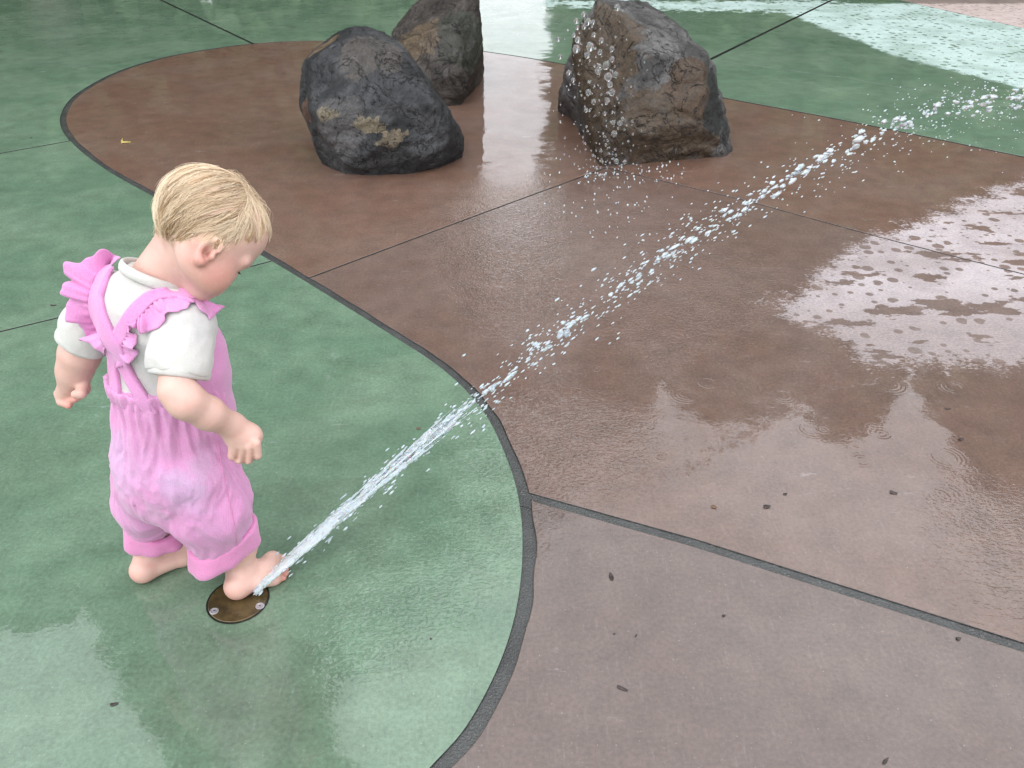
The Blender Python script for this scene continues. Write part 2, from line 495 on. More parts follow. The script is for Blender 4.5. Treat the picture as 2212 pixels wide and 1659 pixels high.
# ------------------------------------------------------------------ ground and slabs
me = np_mesh('ground', [(-120, -60, -0.010), (120, -60, -0.010), (120, 200, -0.006), (-120, 200, -0.010)], [(0, 1, 2, 3)])
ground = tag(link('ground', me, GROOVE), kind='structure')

def ext(a, b, d):                           # a point d metres beyond b on the line a-b
    a, b = np.asarray(a), np.asarray(b)
    return b + unit(b - a) * d

g2 = lambda x, y: G(x, y)[:2]
CW = [(860, 1745), (930, 1662), (1012, 1568), (1080, 1440), (1118, 1320), (1132, 1200), (1126, 1090), (1100, 995), (1047, 888), (963, 800),
      (850, 724), (735, 652), (657, 604), (577, 556), (468, 494), (342, 428), (232, 366), (160, 310), (133, 262), (152, 217), (200, 182),
      (265, 151), (350, 125), (440, 108), (546, 94), (677, 88), (860, 92), (1038, 110), (1225, 140), (1430, 184), (1562, 211), (1850, 265), (2212, 339), (2600, 418)]
curve = cat([g2(*q) for q in CW], 8)
def ci(px, py):                             # index on the curve nearest to a picture point
    return int(np.argmin(np.linalg.norm(curve - g2(px, py), axis=1)))
iJ1, iJ3 = ci(657, 604), ci(1128, 1062)
iG4, iG3, iG2, iG1, iG5 = ci(585, 560), ci(154, 303), ci(265, 151), ci(546, 94), ci(1440, 186)
Pm = g2(1310, 362)
J1 = [curve[iJ1], g2(970, 487), Pm]
J2e = ext(g2(1900, 512), g2(2212, 592), 3.0); J2 = [Pm, g2(1600, 430), g2(1900, 512), g2(2212, 592), J2e]
J3e = ext(g2(1500, 1172), g2(2212, 1398), 3.0); J3 = [curve[iJ3], g2(1500, 1172), g2(2212, 1398), J3e]
G4e = ext(g2(150, 680), g2(0, 716), 10.0); G4 = [curve[iG4], g2(150, 680), g2(0, 716), G4e]
G3e = ext(g2(150, 310), g2(0, 331), 10.0); G3 = [curve[iG3], g2(0, 331), G3e]
G2e = ext(g2(265, 151), g2(0, 125), 14.0); G2 = [curve[iG2], g2(0, 125), G2e]
G1e = ext(g2(546, 94), g2(350, 1), 20.0); G1 = [curve[iG1], g2(350, 1), G1e]
G5e = ext(g2(1530, 130), g2(1795, 1), 20.0); G5 = [curve[iG5], g2(1530, 130), g2(1795, 1), G5e]
G6e = ext(g2(1824, 168), g2(2212, 235), 2.6); G6 = [g2(1533, 129), g2(1824, 168), g2(2080, 212), g2(2212, 235), G6e]
S7a, S7b = g2(1949, 1), g2(2212, 61)
S7e = ext(S7a, S7b, 3.6)
_g, _s = unit(G5[2] - G5[1]), unit(S7b - S7a)                       # where that edge meets the diagonal joint
_t = np.linalg.solve(np.array([_g, -_s]).T, S7a - G5[2])
S7f = G5[2] + _g * _t[0]

def slab(name, mat, segs, label):           # segs: (points, half joint width) chained round the slab
    P, Wd = [], []
    for pts, w in segs:
        pts = [np.asarray(q, float) for q in pts]
        for i in range(len(pts) - 1):
            if np.linalg.norm(pts[i + 1] - pts[i]) < 1e-6: continue
            P.append(pts[i]); Wd.append(w * (1 + 0.16 * float(gnoise(np.array([[*(pts[i] * 13.0), 0.5]]), 3)[0])) if w > 0.012 else w)
    P = np.array(P); n = len(P)
    area = 0.5 * np.sum(P[:, 0] * np.roll(P[:, 1], -1) - np.roll(P[:, 0], -1) * P[:, 1])
    if area < 0:
        P = P[::-1]; Wd = [Wd[(n - 2 - i) % n] for i in range(n)]
    def inset(extra):
        Q = []
        for i in range(n):
            a, b, c = P[i - 1], P[i], P[(i + 1) % n]
            t1, t2 = unit(b - a), unit(c - b)
            n1, n2 = np.array([-t1[1], t1[0]]), np.array([-t2[1], t2[0]])
            w1, w2 = Wd[i - 1] + extra, Wd[i] + extra
            den = n1 @ n2
            if den > 0.995 or den < -0.95:
                Q.append(b + n2 * w2)
            else:
                M2 = np.array([n1, n2]); Q.append(np.linalg.solve(M2, [n1 @ b + w1, n2 @ b + w2]))
        return np.array(Q)
    bm = bmesh.new()
    rows = []
    for ex, z in ((0.0, -0.03), (0.0, -0.0016), (0.0006, -0.0004), (0.0016, 0.0)):
        rows.append([bm.verts.new((q[0], q[1], z)) for q in inset(ex)])
    for k, (a, b) in enumerate(zip(rows, rows[1:])):
        for i in range(n):
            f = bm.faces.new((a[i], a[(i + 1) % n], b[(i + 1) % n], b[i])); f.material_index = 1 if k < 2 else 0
    for tri in tessellate_polygon([[v.co for v in rows[-1]]]):
        a, b, c = (rows[-1][i] for i in tri)
        try:
            f = bm.faces.new((a, b, c))
        except ValueError:
            continue
        if (b.co - a.co).cross(c.co - a.co).z < 0: f.normal_flip()
    me = bpy.data.meshes.new(name); bm.to_mesh(me); bm.free()
    o = link(name, me, mat, ground)
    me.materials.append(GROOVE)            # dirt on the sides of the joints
    o['label'] = label
    return o

TH, MD, TN = 0.0105, 0.0054, 0.0024          # half widths of wide, middling and hairline joints
cv = lambda a, b: list(curve[a:b + 1]) if a <= b else list(curve[b:a + 1])[::-1]
N = len(curve) - 1
fr = ext(curve[N - 8], curve[N], 3.0)
slab('slab', BROWN, [(cv(iJ1, iG1), 0.019), (cv(iG1, N), MD * 1.3), ([curve[N], fr, J2e], MD), (J2[::-1], TN * 1.3), (J1[::-1], TN * 1.3)], 'brown slab under the boulders')
slab('slab', BROWN3, [(cv(iJ3, iJ1), 0.019), (J1, TN * 1.3), (J2, TN * 1.3), ([J2e, J3e], MD), (J3[::-1], TH)], 'brown slab under the far half of the spray')
slab('slab', BROWN2, [(cv(0, iJ3), 0.021), (J3, TH), ([J3e, J3e + [0, -14], curve[0] + [0.2, -5], curve[0]], MD)], 'brown slab at the near right')
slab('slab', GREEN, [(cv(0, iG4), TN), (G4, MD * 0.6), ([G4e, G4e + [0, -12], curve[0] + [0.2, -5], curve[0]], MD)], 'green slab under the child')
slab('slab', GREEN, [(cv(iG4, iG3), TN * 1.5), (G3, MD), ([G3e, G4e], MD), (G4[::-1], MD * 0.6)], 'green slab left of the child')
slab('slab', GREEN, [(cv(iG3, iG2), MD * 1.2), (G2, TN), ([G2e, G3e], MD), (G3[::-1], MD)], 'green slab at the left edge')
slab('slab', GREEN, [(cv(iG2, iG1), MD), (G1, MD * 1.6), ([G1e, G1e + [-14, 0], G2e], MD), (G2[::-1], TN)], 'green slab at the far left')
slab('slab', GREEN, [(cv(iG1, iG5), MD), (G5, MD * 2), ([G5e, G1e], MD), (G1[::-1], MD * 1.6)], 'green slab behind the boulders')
slab('slab', GREEN, [(cv(iG5, N), MD * 1.3), ([curve[N], fr, G6e], MD), (G6[::-1], TN * 0.9), ([g2(1533, 129), curve[iG5]], MD * 2)], 'green slab right of the tall boulder')
slab('slab', GREEN, [(G6, TN * 0.9), ([G6e, S7e], MD), ([S7e, S7b, S7a, S7f], TN), ([S7f, g2(1795, 1), g2(1533, 129)], MD * 2)], 'half dry pale green slab at the far right')
slab('slab', PINK, [([S7f, S7a, S7b, S7e], TN), ([S7e, S7e + [4, 8], G5e + [6, 2], G5e], MD), ([G5e, S7f], MD * 2)], 'dry pink slab in the far right corner')

def strip(pts, a, b, z, label):             # a bed of mortar along a joint, from offset a to offset b
    P = np.array(pts); T = np.gradient(P, axis=0); T /= np.linalg.norm(T, axis=1)[:, None]; Nn = np.stack([-T[:, 1], T[:, 0]], 1)
    n = len(P)
    V = [(*(q + m_ * a), z) for q, m_ in zip(P, Nn)] + [(*(q + m_ * b), z) for q, m_ in zip(P, Nn)]
    o = link('mortar_joint', np_mesh('mortar_joint', V, [(i, i + 1, n + i + 1, n + i) for i in range(n - 1)]), MORTAR, ground); o['label'] = label
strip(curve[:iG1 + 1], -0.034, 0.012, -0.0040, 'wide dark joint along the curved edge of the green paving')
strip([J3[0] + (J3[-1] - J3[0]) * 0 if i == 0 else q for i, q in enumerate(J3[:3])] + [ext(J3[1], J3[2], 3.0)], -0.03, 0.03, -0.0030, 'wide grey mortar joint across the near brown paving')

# ------------------------------------------------------------------ trees and hedges that stand beyond the frame and show in the wet paving
def leafmat(name, a, b):
    M = Mat(name)
    c = M.mix(M.ramp(M.noise(M.pos(), 1.3, 3), 0.3, 0.7), a, b)
    M.bsdf(Base_Color=c, Roughness=0.55)
    return M.m
LEAF = leafmat('leaf', (0.05, 0.085, 0.028), (0.10, 0.145, 0.055))
BARK = leafmat('bark', (0.06, 0.045, 0.035), (0.10, 0.08, 0.06))

def leaves(n, fn, size, seed):              # quads spread through a crown given by fn(random) -> points
    r = np.random.default_rng(seed)
    C = fn(r, n)
    u = r.normal(size=(n, 3)); u /= np.linalg.norm(u, axis=1)[:, None]
    w = r.normal(size=(n, 3)); w -= u * np.sum(u * w, 1)[:, None]; w /= np.linalg.norm(w, axis=1)[:, None]
    s = size * r.uniform(0.6, 1.3, (n, 1))
    V = np.stack([C - u * s, C + w * s * 0.5, C + u * s, C - w * s * 0.5], 1).reshape(-1, 3)
    return np_mesh('crown', V, np.arange(4 * n).reshape(n, 4))

def crown_fn(H, z0, w):
    def fn(r, n):
        t = r.uniform(0, 1, n)
        prof = np.sin(np.pi * np.clip(0.12 + 0.86 * t, 0, 1)) ** 0.6
        a = r.uniform(0, 2 * np.pi, n)
        lump = 1 + 0.16 * np.sin(3 * a + 9 * t) + 0.12 * np.sin(5 * a - 17 * t + 1)
        rr = w * prof * lump * r.uniform(0.05, 1, n) ** 0.36
        return np.stack([rr * np.cos(a), rr * np.sin(a), z0 + (H - z0) * t], 1)
    return fn

def tree(az, dist, top, z0, w, label, seed, n=7000):
    H = dist * math.tan(R(top)) - CAM_H * 0.5
    t = empty('tree', (dist * math.sin(R(az)), dist * math.cos(R(az)), 0))
    r = np.random.default_rng(seed)
    V, F = tube([(0, 0, -0.05), (0.05, 0, H * 0.25), (-0.05, 0.08, H * 0.55), (0.02, 0, H * 0.9)], [0.28, 0.22, 0.14, 0.04])
    V = [V]; F = list(F); k = len(V[0])
    for i in range(7):
        z = H * r.uniform(0.25, 0.7); a = r.uniform(0, 6.28)
        q = np.array([math.cos(a), math.sin(a), 0.7]); st = np.array([0, 0, z])
        v, f = tube([st, st + q * w * 0.4, st + q * w * 0.75 + [0, 0, 0.3]], [0.09, 0.06, 0.02], 6)
        F += [tuple(i2 + k for i2 in x) for x in f]; V.append(v); k += len(v)
    link('trunk', np_mesh('trunk', np.vstack(V), F), BARK, t, True)
    link('crown', leaves(int(n * 1.6), crown_fn(H, z0, w), 0.19, seed), LEAF, t)
    tag(t, label, 'tree', 'trees mirrored in the wet paving')

tree(-47, 13, 40.5, 1.0, 2.6, 'dark tree mirrored along the left edge of the wet green paving', 1)
tree(-38.5, 14, 40.0, 1.2, 1.7, 'dark tree mirrored beside the pale puddle at the lower left', 2, 5000)
tree(-26.6, 10.5, 59.5, 1.0, 1.6, 'tall dark tree mirrored below the brass plate at the bottom edge', 3, 9000)
tree(-15.5, 12, 46.5, 1.0, 1.9, 'dark tree mirrored in the ripples right of the brass plate', 4)
tree(-7.2, 12, 44.0, 1.0, 1.0, 'slim dark tree mirrored near the curved edge of the green paving', 5, 4000)
tree(-5.5, 15.5, 42.0, 7.4, 2.5, 'high crowned tree mirrored above the bright gap between the boulders', 6, 5000)
tree(7.8, 12, 34.0, 1.0, 1.25, 'dark tree mirrored on the brown paving near the wide joint', 7, 5000)
tree(16.5, 13, 31.8, 1.0, 2.1, 'dark tree mirrored in the middle of the brown paving', 8)
tree(25.0, 13, 31.6, 1.0, 1.15, 'dark tree mirrored left of the pale notch on the brown paving', 9, 5000)
tree(37.0, 13, 32.5, 1.0, 1.75, 'dark tree mirrored at the right edge of the brown paving', 10)
tree(48.0, 13, 33.0, 1.0, 2.2, 'dark tree mirrored beyond the right edge of the paving', 11)

def hedge(a0, a1, dist, elev, label, seed):
    H = dist * math.tan(R(elev))
    def fn(r, n):
        a = np.radians(r.uniform(a0, a1, n)); d = dist + r.uniform(-0.5, 0.5, n)
        z = H * r.uniform(0, 1, n) * (1 + 0.05 * np.sin(a * 40))
        return np.stack([d * np.sin(a), d * np.cos(a), z], 1)
    o = link('hedge', leaves(int(9000 * (a1 - a0) / 40), fn, 0.26, seed), LEAF)
    tag(o, label, 'hedge')
hedge(-60, -3.2, 11.0, 22.0, 'dark hedge mirrored left of the bright strip between the boulders', 21)
hedge(3.0, 60, 11.0, 20.0, 'dark hedge mirrored right of the bright strip between the boulders', 22)
# ------------------------------------------------------------------ boulders
CR, CU, CF = np.array([1.0, 0, 0]), np.array([0, math.sin(PITCH), math.cos(PITCH)]), np.array([0, math.cos(PITCH), -math.sin(PITCH)])
def hull_planes(P):
    bm = bmesh.new()
    for q in P: bm.verts.new(q)
    r = bmesh.ops.convex_hull(bm, input=bm.verts)
    bm.normal_update()
    c = np.mean(P, axis=0)
    pl = []
    for f in bm.faces:
        n = np.array(f.normal); d = float(n @ np.array(f.verts[0].co))
        if n @ c > d: n, d = -n, -d
        pl.append((n, d))
    bm.free()
    return pl

def boulder(name, hulls, mat, label, seed, cuts=(), h=0.0065, chips=5, chip=0.02):
    allp = np.vstack([np.array(x) for x in hulls])
    F = Field(allp.min(0) - 0.04, allp.max(0) + 0.04, h)
    ax = [F.lo[i] + h * np.arange(F.n[i]) for i in range(3)]
    X, Y, Z = np.meshgrid(*ax, indexing='ij')
    P = np.stack([X.ravel(), Y.ravel(), Z.ravel()], 1)
    r = np.random.default_rng(seed)
    tot = None
    for pts in hulls:
        pts = np.array(pts)
        d = np.full(len(P), -1e3)
        for n, c in hull_planes(pts):
            e = P @ n - c
            k = 0.002; hh = np.maximum(k - np.abs(d - e), 0) / k
            d = np.maximum(d, e) + hh * hh * k * 0.25
        cen = pts.mean(0)
        for _ in range(chips):                       # knock flat chips off the edges
            n = unit(r.normal(size=3) + [0, -0.35, 0.25]); c = (pts @ n).max() - r.uniform(0.2, 1.0) * chip
            e = P @ n - c
            k = 0.002; hh = np.maximum(k - np.abs(d - e), 0) / k
            d = np.maximum(d, e) + hh * hh * k * 0.25
        for (px, py, Yc, n) in (cuts if tot is None else ()):    # the big broken faces
            n = unit(n[0] * CR + n[1] * CU + n[2] * CF); d = np.maximum(d, (P - AT(px, py, Yc)) @ n)
        tot = d if tot is None else np.minimum(tot, d)
    near = np.abs(tot) < 0.04
    Q = P[near]
    warp = np.stack([gnoise(Q * 9, seed + 31), gnoise(Q * 9, seed + 32), gnoise(Q * 9, seed + 33)], 1) * 0.03
    n = 0.003 * fbm(Q * 5.5 + warp * 12, 4, seed) + 0.004 * fbm((Q + warp) * 13, 3, seed + 3, True)
    stp = gnoise((Q + warp * 0.6) * np.array([4.5, 4.5, 6.5]) + 3, seed + 21); n += 0.010 * (np.floor(stp * 4) / 4 - stp * 0.6)
    st = gnoise((Q + warp) * np.array([7, 7, 22]), seed + 9)
    n += 0.003 * np.tanh(st * 6)
    tot[near] += n - 0.004
    V, Fq = nets(tot.reshape(F.n).astype(np.float32), F.lo, h)
    V = relax(V, Fq, 1, 0.25)
    Nn = vnormals(V, Fq)
    V += Nn * (0.0025 * fbm(V * 42, 3, seed + 5) + 0.0025 * fbm(V * 75, 2, seed + 6, True))[:, None]
    o = link(name, np_mesh(name, V, Fq), mat, None, True)
    tag(o, label, 'boulder', 'wet boulders on the brown paving')
    return o

def rockmat(name, lo, hi, patches, gloss=0.38):
    M = Mat(name); p = M.pos()
    a = M.noise(p, 7, 7, 0.65, 0.5); b = M.noise(p, 34, 6, 0.7, 0.3); f = M.noise(p, 120, 4, 0.7)
    c = M.mix(M.ramp(a, 0.32, 0.68), lo, hi)
    for (pix, rr, col, amt, *ex) in patches:              # stains and weathered faces, each with a shape of its own
        dv = M.vmath('SUBTRACT', p, tuple(pix))
        if len(ex) > 0: dv = M.scale(dv, ex[0])
        d = M.vmath('LENGTH', dv)
        d = M.math('ADD', d, M.math('MULTIPLY', M.math('SUBTRACT', M.noise(p, 11, 5, 0.65, 0.8), 0.5), rr * (ex[1] if len(ex) > 1 else 1.2)))
        c = M.mix(M.ramp(d, rr * 0.88, rr * 1.0, amt, 0.0), c, col)
    g = M.math('MULTIPLY', M.ramp(b, 0.25, 0.75, 0.40, 1.65, False), M.ramp(f, 0.25, 0.75, 0.55, 1.5, False))
    gm = M.n('ShaderNodeCombineColor')
    for i in range(3): M.put(gm.inputs[i], g)
    c = M.mix(1.0, c, gm.outputs[0], 'MULTIPLY')
    c = M.mix(M.ramp(f, 0.68, 0.74, 0, 0.5), c, (0.28, 0.27, 0.25))
    h = M.math('ADD', M.math('MULTIPLY', b, 0.012), M.math('MULTIPLY', f, 0.0035))
    crk = M.math('ABSOLUTE', M.math('SUBTRACT', M.noise(p, 5.5, 5, 0.62, 1.2), 0.5))
    h = M.math('ADD', h, M.ramp(crk, 0.0, 0.012, -0.009, 0.0))
    c = M.mix(M.ramp(crk, 0.0, 0.010, 0.7, 0.0), c, (0.010, 0.009, 0.008))
    M.bsdf(Base_Color=c, Roughness=M.ramp(b, 0.3, 0.7, 0.45, 0.8), Specular_IOR_Level=0.35, Normal=M.bump(h), Coat_Weight=M.ramp(a, 0.42, 0.62, gloss * 0.15, gloss), Coat_Roughness=0.20, Coat_IOR=1.5, Coat_Normal=M.bump(M.math('MULTIPLY', h, 0.7)))
    return M.m

A = AT
g3 = lambda x, y, dx=0, dy=0, z=-0.02: G(x, y) + [dx, dy, z]
ROCK1 = rockmat('dark_basalt', (0.008, 0.009, 0.010), (0.034, 0.035, 0.037), [
    (A(800, 112, 3.38), 0.13, (0.060, 0.052, 0.046), 0.8), (A(735, 268, 3.2), 0.11, (0.062, 0.058, 0.058), 0.8),
    (A(712, 250, 3.2), 0.055, (0.15, 0.125, 0.08), 0.85, (1, 1, 1.8), 3.2), (A(795, 272, 3.17), 0.065, (0.14, 0.115, 0.075), 0.85, (1, 1, 1.9), 3.4), (A(845, 300, 3.17), 0.055, (0.13, 0.105, 0.07), 0.85, (1, 1, 1.9), 3.4),
    (A(690, 85, 3.55), 0.08, (0.13, 0.085, 0.045), 0.8), (A(672, 240, 3.34), 0.05, (0.085, 0.045, 0.030), 0.8)])
boulder('boulder', [[
    g3(702, 352), g3(742, 373), g3(800, 376), g3(872, 374), g3(950, 358), g3(996, 338), g3(990, 310, -0.02, 0.10), g3(960, 320, -0.05, 0.35), g3(720, 330, 0.04, 0.35), g3(690, 340, 0, 0.1),
    A(637, 180, 3.45), A(641, 150, 3.42), A(640, 205, 3.40), A(660, 245, 3.36), A(676, 295, 3.33),
    A(660, 120, 3.52), A(690, 82, 3.58), A(727, 61, 3.55), A(790, 57, 3.55), A(828, 60, 3.52), A(858, 82, 3.46),
    A(884, 136, 3.40), A(905, 168, 3.38), A(932, 196, 3.36), A(962, 232, 3.36), A(984, 262, 3.38), A(999, 300, 3.42), A(999, 325, 3.42),
    A(735, 146, 3.23), A(880, 150, 3.26), A(692, 235, 3.21), A(740, 300, 3.12), A(955, 290, 3.20),
    A(760, 66, 3.85), A(860, 120, 3.85), A(700, 120, 3.8), A(940, 260, 3.75)]],
    ROCK1, 'rounded dark grey boulder nearest the toddler, with an ochre streak across its front', 11,
    [(822, 112, 3.36, (0.22, 0.78, -0.58)), (700, 110, 3.46, (-0.45, 0.72, -0.52)), (745, 215, 3.24, (-0.30, 0.25, -0.92)), (735, 325, 3.20, (-0.28, -0.42, -0.86)), (900, 225, 3.25, (0.42, 0.30, -0.86)), (935, 325, 3.24, (0.45, -0.32, -0.83)), (655, 190, 3.44, (-0.86, 0.1, -0.5))])

ROCK2 = rockmat('brown_grey_rock', (0.018, 0.014, 0.011), (0.050, 0.040, 0.033), [
    (A(900, 60, 4.3), 0.14, (0.089, 0.062, 0.035), 0.75), (A(1015, 90, 4.35), 0.17, (0.025, 0.027, 0.019), 0.9), (A(930, 150, 4.1), 0.10, (0.060, 0.048, 0.028), 0.7)])
boulder('boulder', [[
    g3(960, 229), g3(990, 227), g3(1010, 205), g3(1016, 188), g3(1040, 168), g3(1041, 160, 0, 0.2), g3(860, 229, -0.05, 0.1), g3(860, 220, -0.05, 0.5), g3(1020, 160, 0, 0.5),
    A(847, 64, 4.42), A(866, 40, 4.45), A(900, 8, 4.5), A(925, -25, 4.52), A(965, -60, 4.55), A(1020, -60, 4.55), A(1032, -20, 4.5), A(1036, 60, 4.48), A(1040, 110, 4.48),
    A(988, -10, 4.36), A(988, 50, 4.30), A(990, 130, 4.22), A(1008, 185, 4.22), A(900, 120, 4.25), A(940, 60, 4.28), A(880, 40, 4.9), A(1020, 0, 4.9)]],
    ROCK2, 'brown boulder standing partly hidden behind the rounded dark one', 12,
    [(930, 70, 4.33, (-0.35, 0.55, -0.75)), (1018, 90, 4.36, (0.80, 0.1, -0.6)), (950, 170, 4.22, (-0.2, -0.05, -0.98))])

ROCK3 = rockmat('weathered_rock', (0.030, 0.028, 0.027), (0.098, 0.094, 0.091), [
    (A(1255, 130, 3.52), 0.26, (0.051, 0.034, 0.019), 0.93), (A(1265, 280, 3.42), 0.20, (0.044, 0.029, 0.017), 0.93), (A(1300, 20, 3.6), 0.14, (0.065, 0.048, 0.033), 0.9),
    (A(1430, 280, 3.37), 0.185, (0.048, 0.031, 0.017), 0.95), (A(1500, 190, 3.42), 0.125, (0.051, 0.031, 0.017), 0.95), (A(1330, 320, 3.3), 0.08, (0.042, 0.029, 0.019), 0.7), (A(1500, 300, 3.4), 0.12, (0.048, 0.031, 0.017), 0.9),
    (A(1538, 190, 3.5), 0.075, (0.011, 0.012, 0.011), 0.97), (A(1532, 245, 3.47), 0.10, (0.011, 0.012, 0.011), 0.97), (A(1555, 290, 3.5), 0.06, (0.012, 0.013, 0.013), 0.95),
    (A(1330, 190, 3.32), 0.06, (0.018, 0.020, 0.020), 0.8)])
boulder('boulder', [[
    g3(1298, 358), g3(1330, 352), g3(1352, 350), g3(1450, 344), g3(1575, 334), g3(1583, 322), g3(1570, 300, 0, 0.3), g3(1250, 290, 0, 0.15), g3(1235, 252), g3(1260, 250, 0.05, 0.5),
    A(1237, 95, 3.75), A(1246, 65, 3.75), A(1266, 30, 3.72), A(1284, 0, 3.70), A(1300, -28, 3.72), A(1395, -40, 3.75), A(1412, 0, 3.68), A(1422, 20, 3.66), A(1448, 55, 3.62), A(1486, 78, 3.58), A(1504, 106, 3.55), A(1525, 133, 3.52),
    A(1548, 142, 3.52), A(1558, 188, 3.50), A(1563, 228, 3.48), A(1579, 284, 3.46), A(1583, 320, 3.44),
    A(1325, 38, 3.50), A(1330, 95, 3.42), A(1349, 134, 3.36), A(1346, 175, 3.33), A(1335, 240, 3.31), A(1310, 300, 3.33), A(1400, 150, 3.33), A(1420, 215, 3.29), A(1512, 160, 3.42),
    A(1400, 20, 4.1), A(1520, 150, 4.0)],
    [g3(1206, 236), g3(1234, 248), g3(1240, 230, 0.05, 0.1), A(1206, 215, 3.98), A(1222, 165, 3.93), A(1234, 110, 3.86), A(1250, 200, 3.80), A(1262, 220, 3.7), g3(1300, 236), A(1268, 120, 3.75), g3(1260, 225, 0.1, 0.3)]],
    ROCK3, 'tall tapering boulder with grey top and rust brown sides beside the falling drops', 13,
    [(1410, 75, 3.52, (0.30, 0.74, -0.60)), (1455, 265, 3.345, (0.10, -0.10, -0.99)), (1548, 235, 3.49, (0.84, 0.05, -0.55)), (1268, 180, 3.56, (-0.66, 0.12, -0.74)), (1395, 160, 3.37, (0.02, 0.42, -0.91)), (1310, 40, 3.58, (-0.25, 0.35, -0.90))])

# ------------------------------------------------------------------ brass nozzle plate
def metal(name, a, b, rough):
    M = Mat(name); p = M.pos()
    c = M.mix(M.ramp(M.noise(p, 28, 5, 0.65), 0.35, 0.65), a, b)
    M.bsdf(Base_Color=c, Metallic=0.55, Roughness=rough, Normal=M.bump(M.math('MULTIPLY', M.noise(p, 220, 3), 0.0006)), Coat_Weight=0.6, Coat_Roughness=0.03,
           Coat_Normal=M.bump(M.math('MULTIPLY', M.noise(p, 40, 2), 0.0004)))
    return M.m
BRASS = metal('aged_brass', (0.055, 0.040, 0.018), (0.13, 0.095, 0.035), 0.45)
STEEL = metal('screw_steel', (0.32, 0.31, 0.33), (0.45, 0.44, 0.46), 0.35)
DARK = metal('dark_gap', (0.012, 0.012, 0.010), (0.02, 0.02, 0.018), 0.6)
pc = G(514.5, 1297.0); PR = 0.0522

def disc(prof, n=64):                       # lathe: profile of (radius, z), closed on the axis
    bm = bmesh.new(); rows = []
    for r_, z_ in prof:
        rows.append([bm.verts.new((r_ * math.cos(2 * math.pi * i / n), r_ * math.sin(2 * math.pi * i / n), z_)) for i in range(n)] if r_ > 0 else [bm.verts.new((0, 0, z_))])
    for a, b in zip(rows, rows[1:]):
        for i in range(n):
            j = (i + 1) % n
            if len(b) == 1: bm.faces.new((a[i], a[j], b[0]))
            elif len(a) == 1: bm.faces.new((a[0], b[j], b[i]))
            else: bm.faces.new((a[i], a[j], b[j], b[i]))
    bmesh.ops.recalc_face_normals(bm, faces=bm.faces)
    me = bpy.data.meshes.new('disc'); bm.to_mesh(me); bm.free()
    return me
plate = link('nozzle_plate', disc([(PR - 0.0022, -0.02), (PR - 0.0022, 0.0018), (PR - 0.0030, 0.0026), (0, 0.0026)]), BRASS)
plate.location = (pc[0], pc[1], 0.0)
tag(plate, 'round aged brass nozzle plate under the toddler\'s front foot', 'nozzle plate')
o = link('rim_gap', disc([(PR - 0.002, 0.0010), (PR + 0.0012, 0.0012)]), DARK, plate)
for (sx, sy) in ((462.7, 1320.0), (561.5, 1308.8)):
    q = G(sx, sy, 0.0026) - pc
    s = link('screw', disc([(0.0078, 0.0020), (0.0076, 0.0030), (0.0066, 0.0034), (0.0050, 0.0034), (0.0046, 0.0028), (0.0026, 0.0028), (0.0024, 0.0034), (0.0012, 0.0034), (0.0012, 0.0012), (0, 0.0012)], 24), STEEL, plate)
    s.location = (q[0], q[1], 0.0)
    h = link('socket', disc([(0.0013, 0.0037), (0, 0.0037)], 6), DARK, s)
# ------------------------------------------------------------------ the toddler
CR, CU, CF = np.array([1.0, 0, 0]), np.array([0, math.sin(PITCH), math.cos(PITCH)]), np.array([0, math.cos(PITCH), -math.sin(PITCH)])
def camv(r, u, f): return unit(r * CR + u * CU + f * CF)
def J(px, py, Y, rpx): return AT(px, py, Y), RP(px, py, Y, rpx)
def JJ(lst): 
    q = [J(*a) for a in lst]
    return [a for a, b in q], [b for a, b in q]
def on_plane(px, py, c, n):                 # where a sight line meets a plane
    d = ray(px, py); o = np.array([0, 0, CAM_H])
    return o + d * (((c - o) @ n) / (d @ n))

HC = AT(458, 480, 1.095)                     # middle of the skull
HF, HU = camv(0.58, -0.62, 0.53), camv(0.62, 0.76, 0.20)
HL = -np.cross(HU, HF); HL = unit(HL)
if HL[1] > 0: HL = -HL                      # towards the right ear, which faces the camera
HU = unit(HU - HF * (HU @ HF))
HA = np.array([HF, HL, HU])
HS = 0.785
hp = lambda f, l, u: HC + HS * (HF * f + HL * l + HU * u)
hr = lambda *q: tuple(HS * x for x in q)

TL = unit(np.array([0.84, -0.54, 0.0]))     # across the shoulders, towards the right arm
TF = unit(np.array([0.54, 0.84, 0.0]))      # the way the chest faces

B = Field((-0.86, 0.88, -0.01), (-0.26, 1.34, 0.80), 0.0022)
# torso
p, r = JJ([(385, 1010, 1.09, 95), (376, 930, 1.09, 92), (350, 800, 1.085, 80), (330, 700, 1.085, 70), (318, 655, 1.09, 48)])
B.chain(p, r, 0.03)
B.cone(AT(402, 700, 1.045), AT(222, 632, 1.13), RP(402, 700, 1.045, 40), RP(222, 632, 1.13, 38), 0.04)
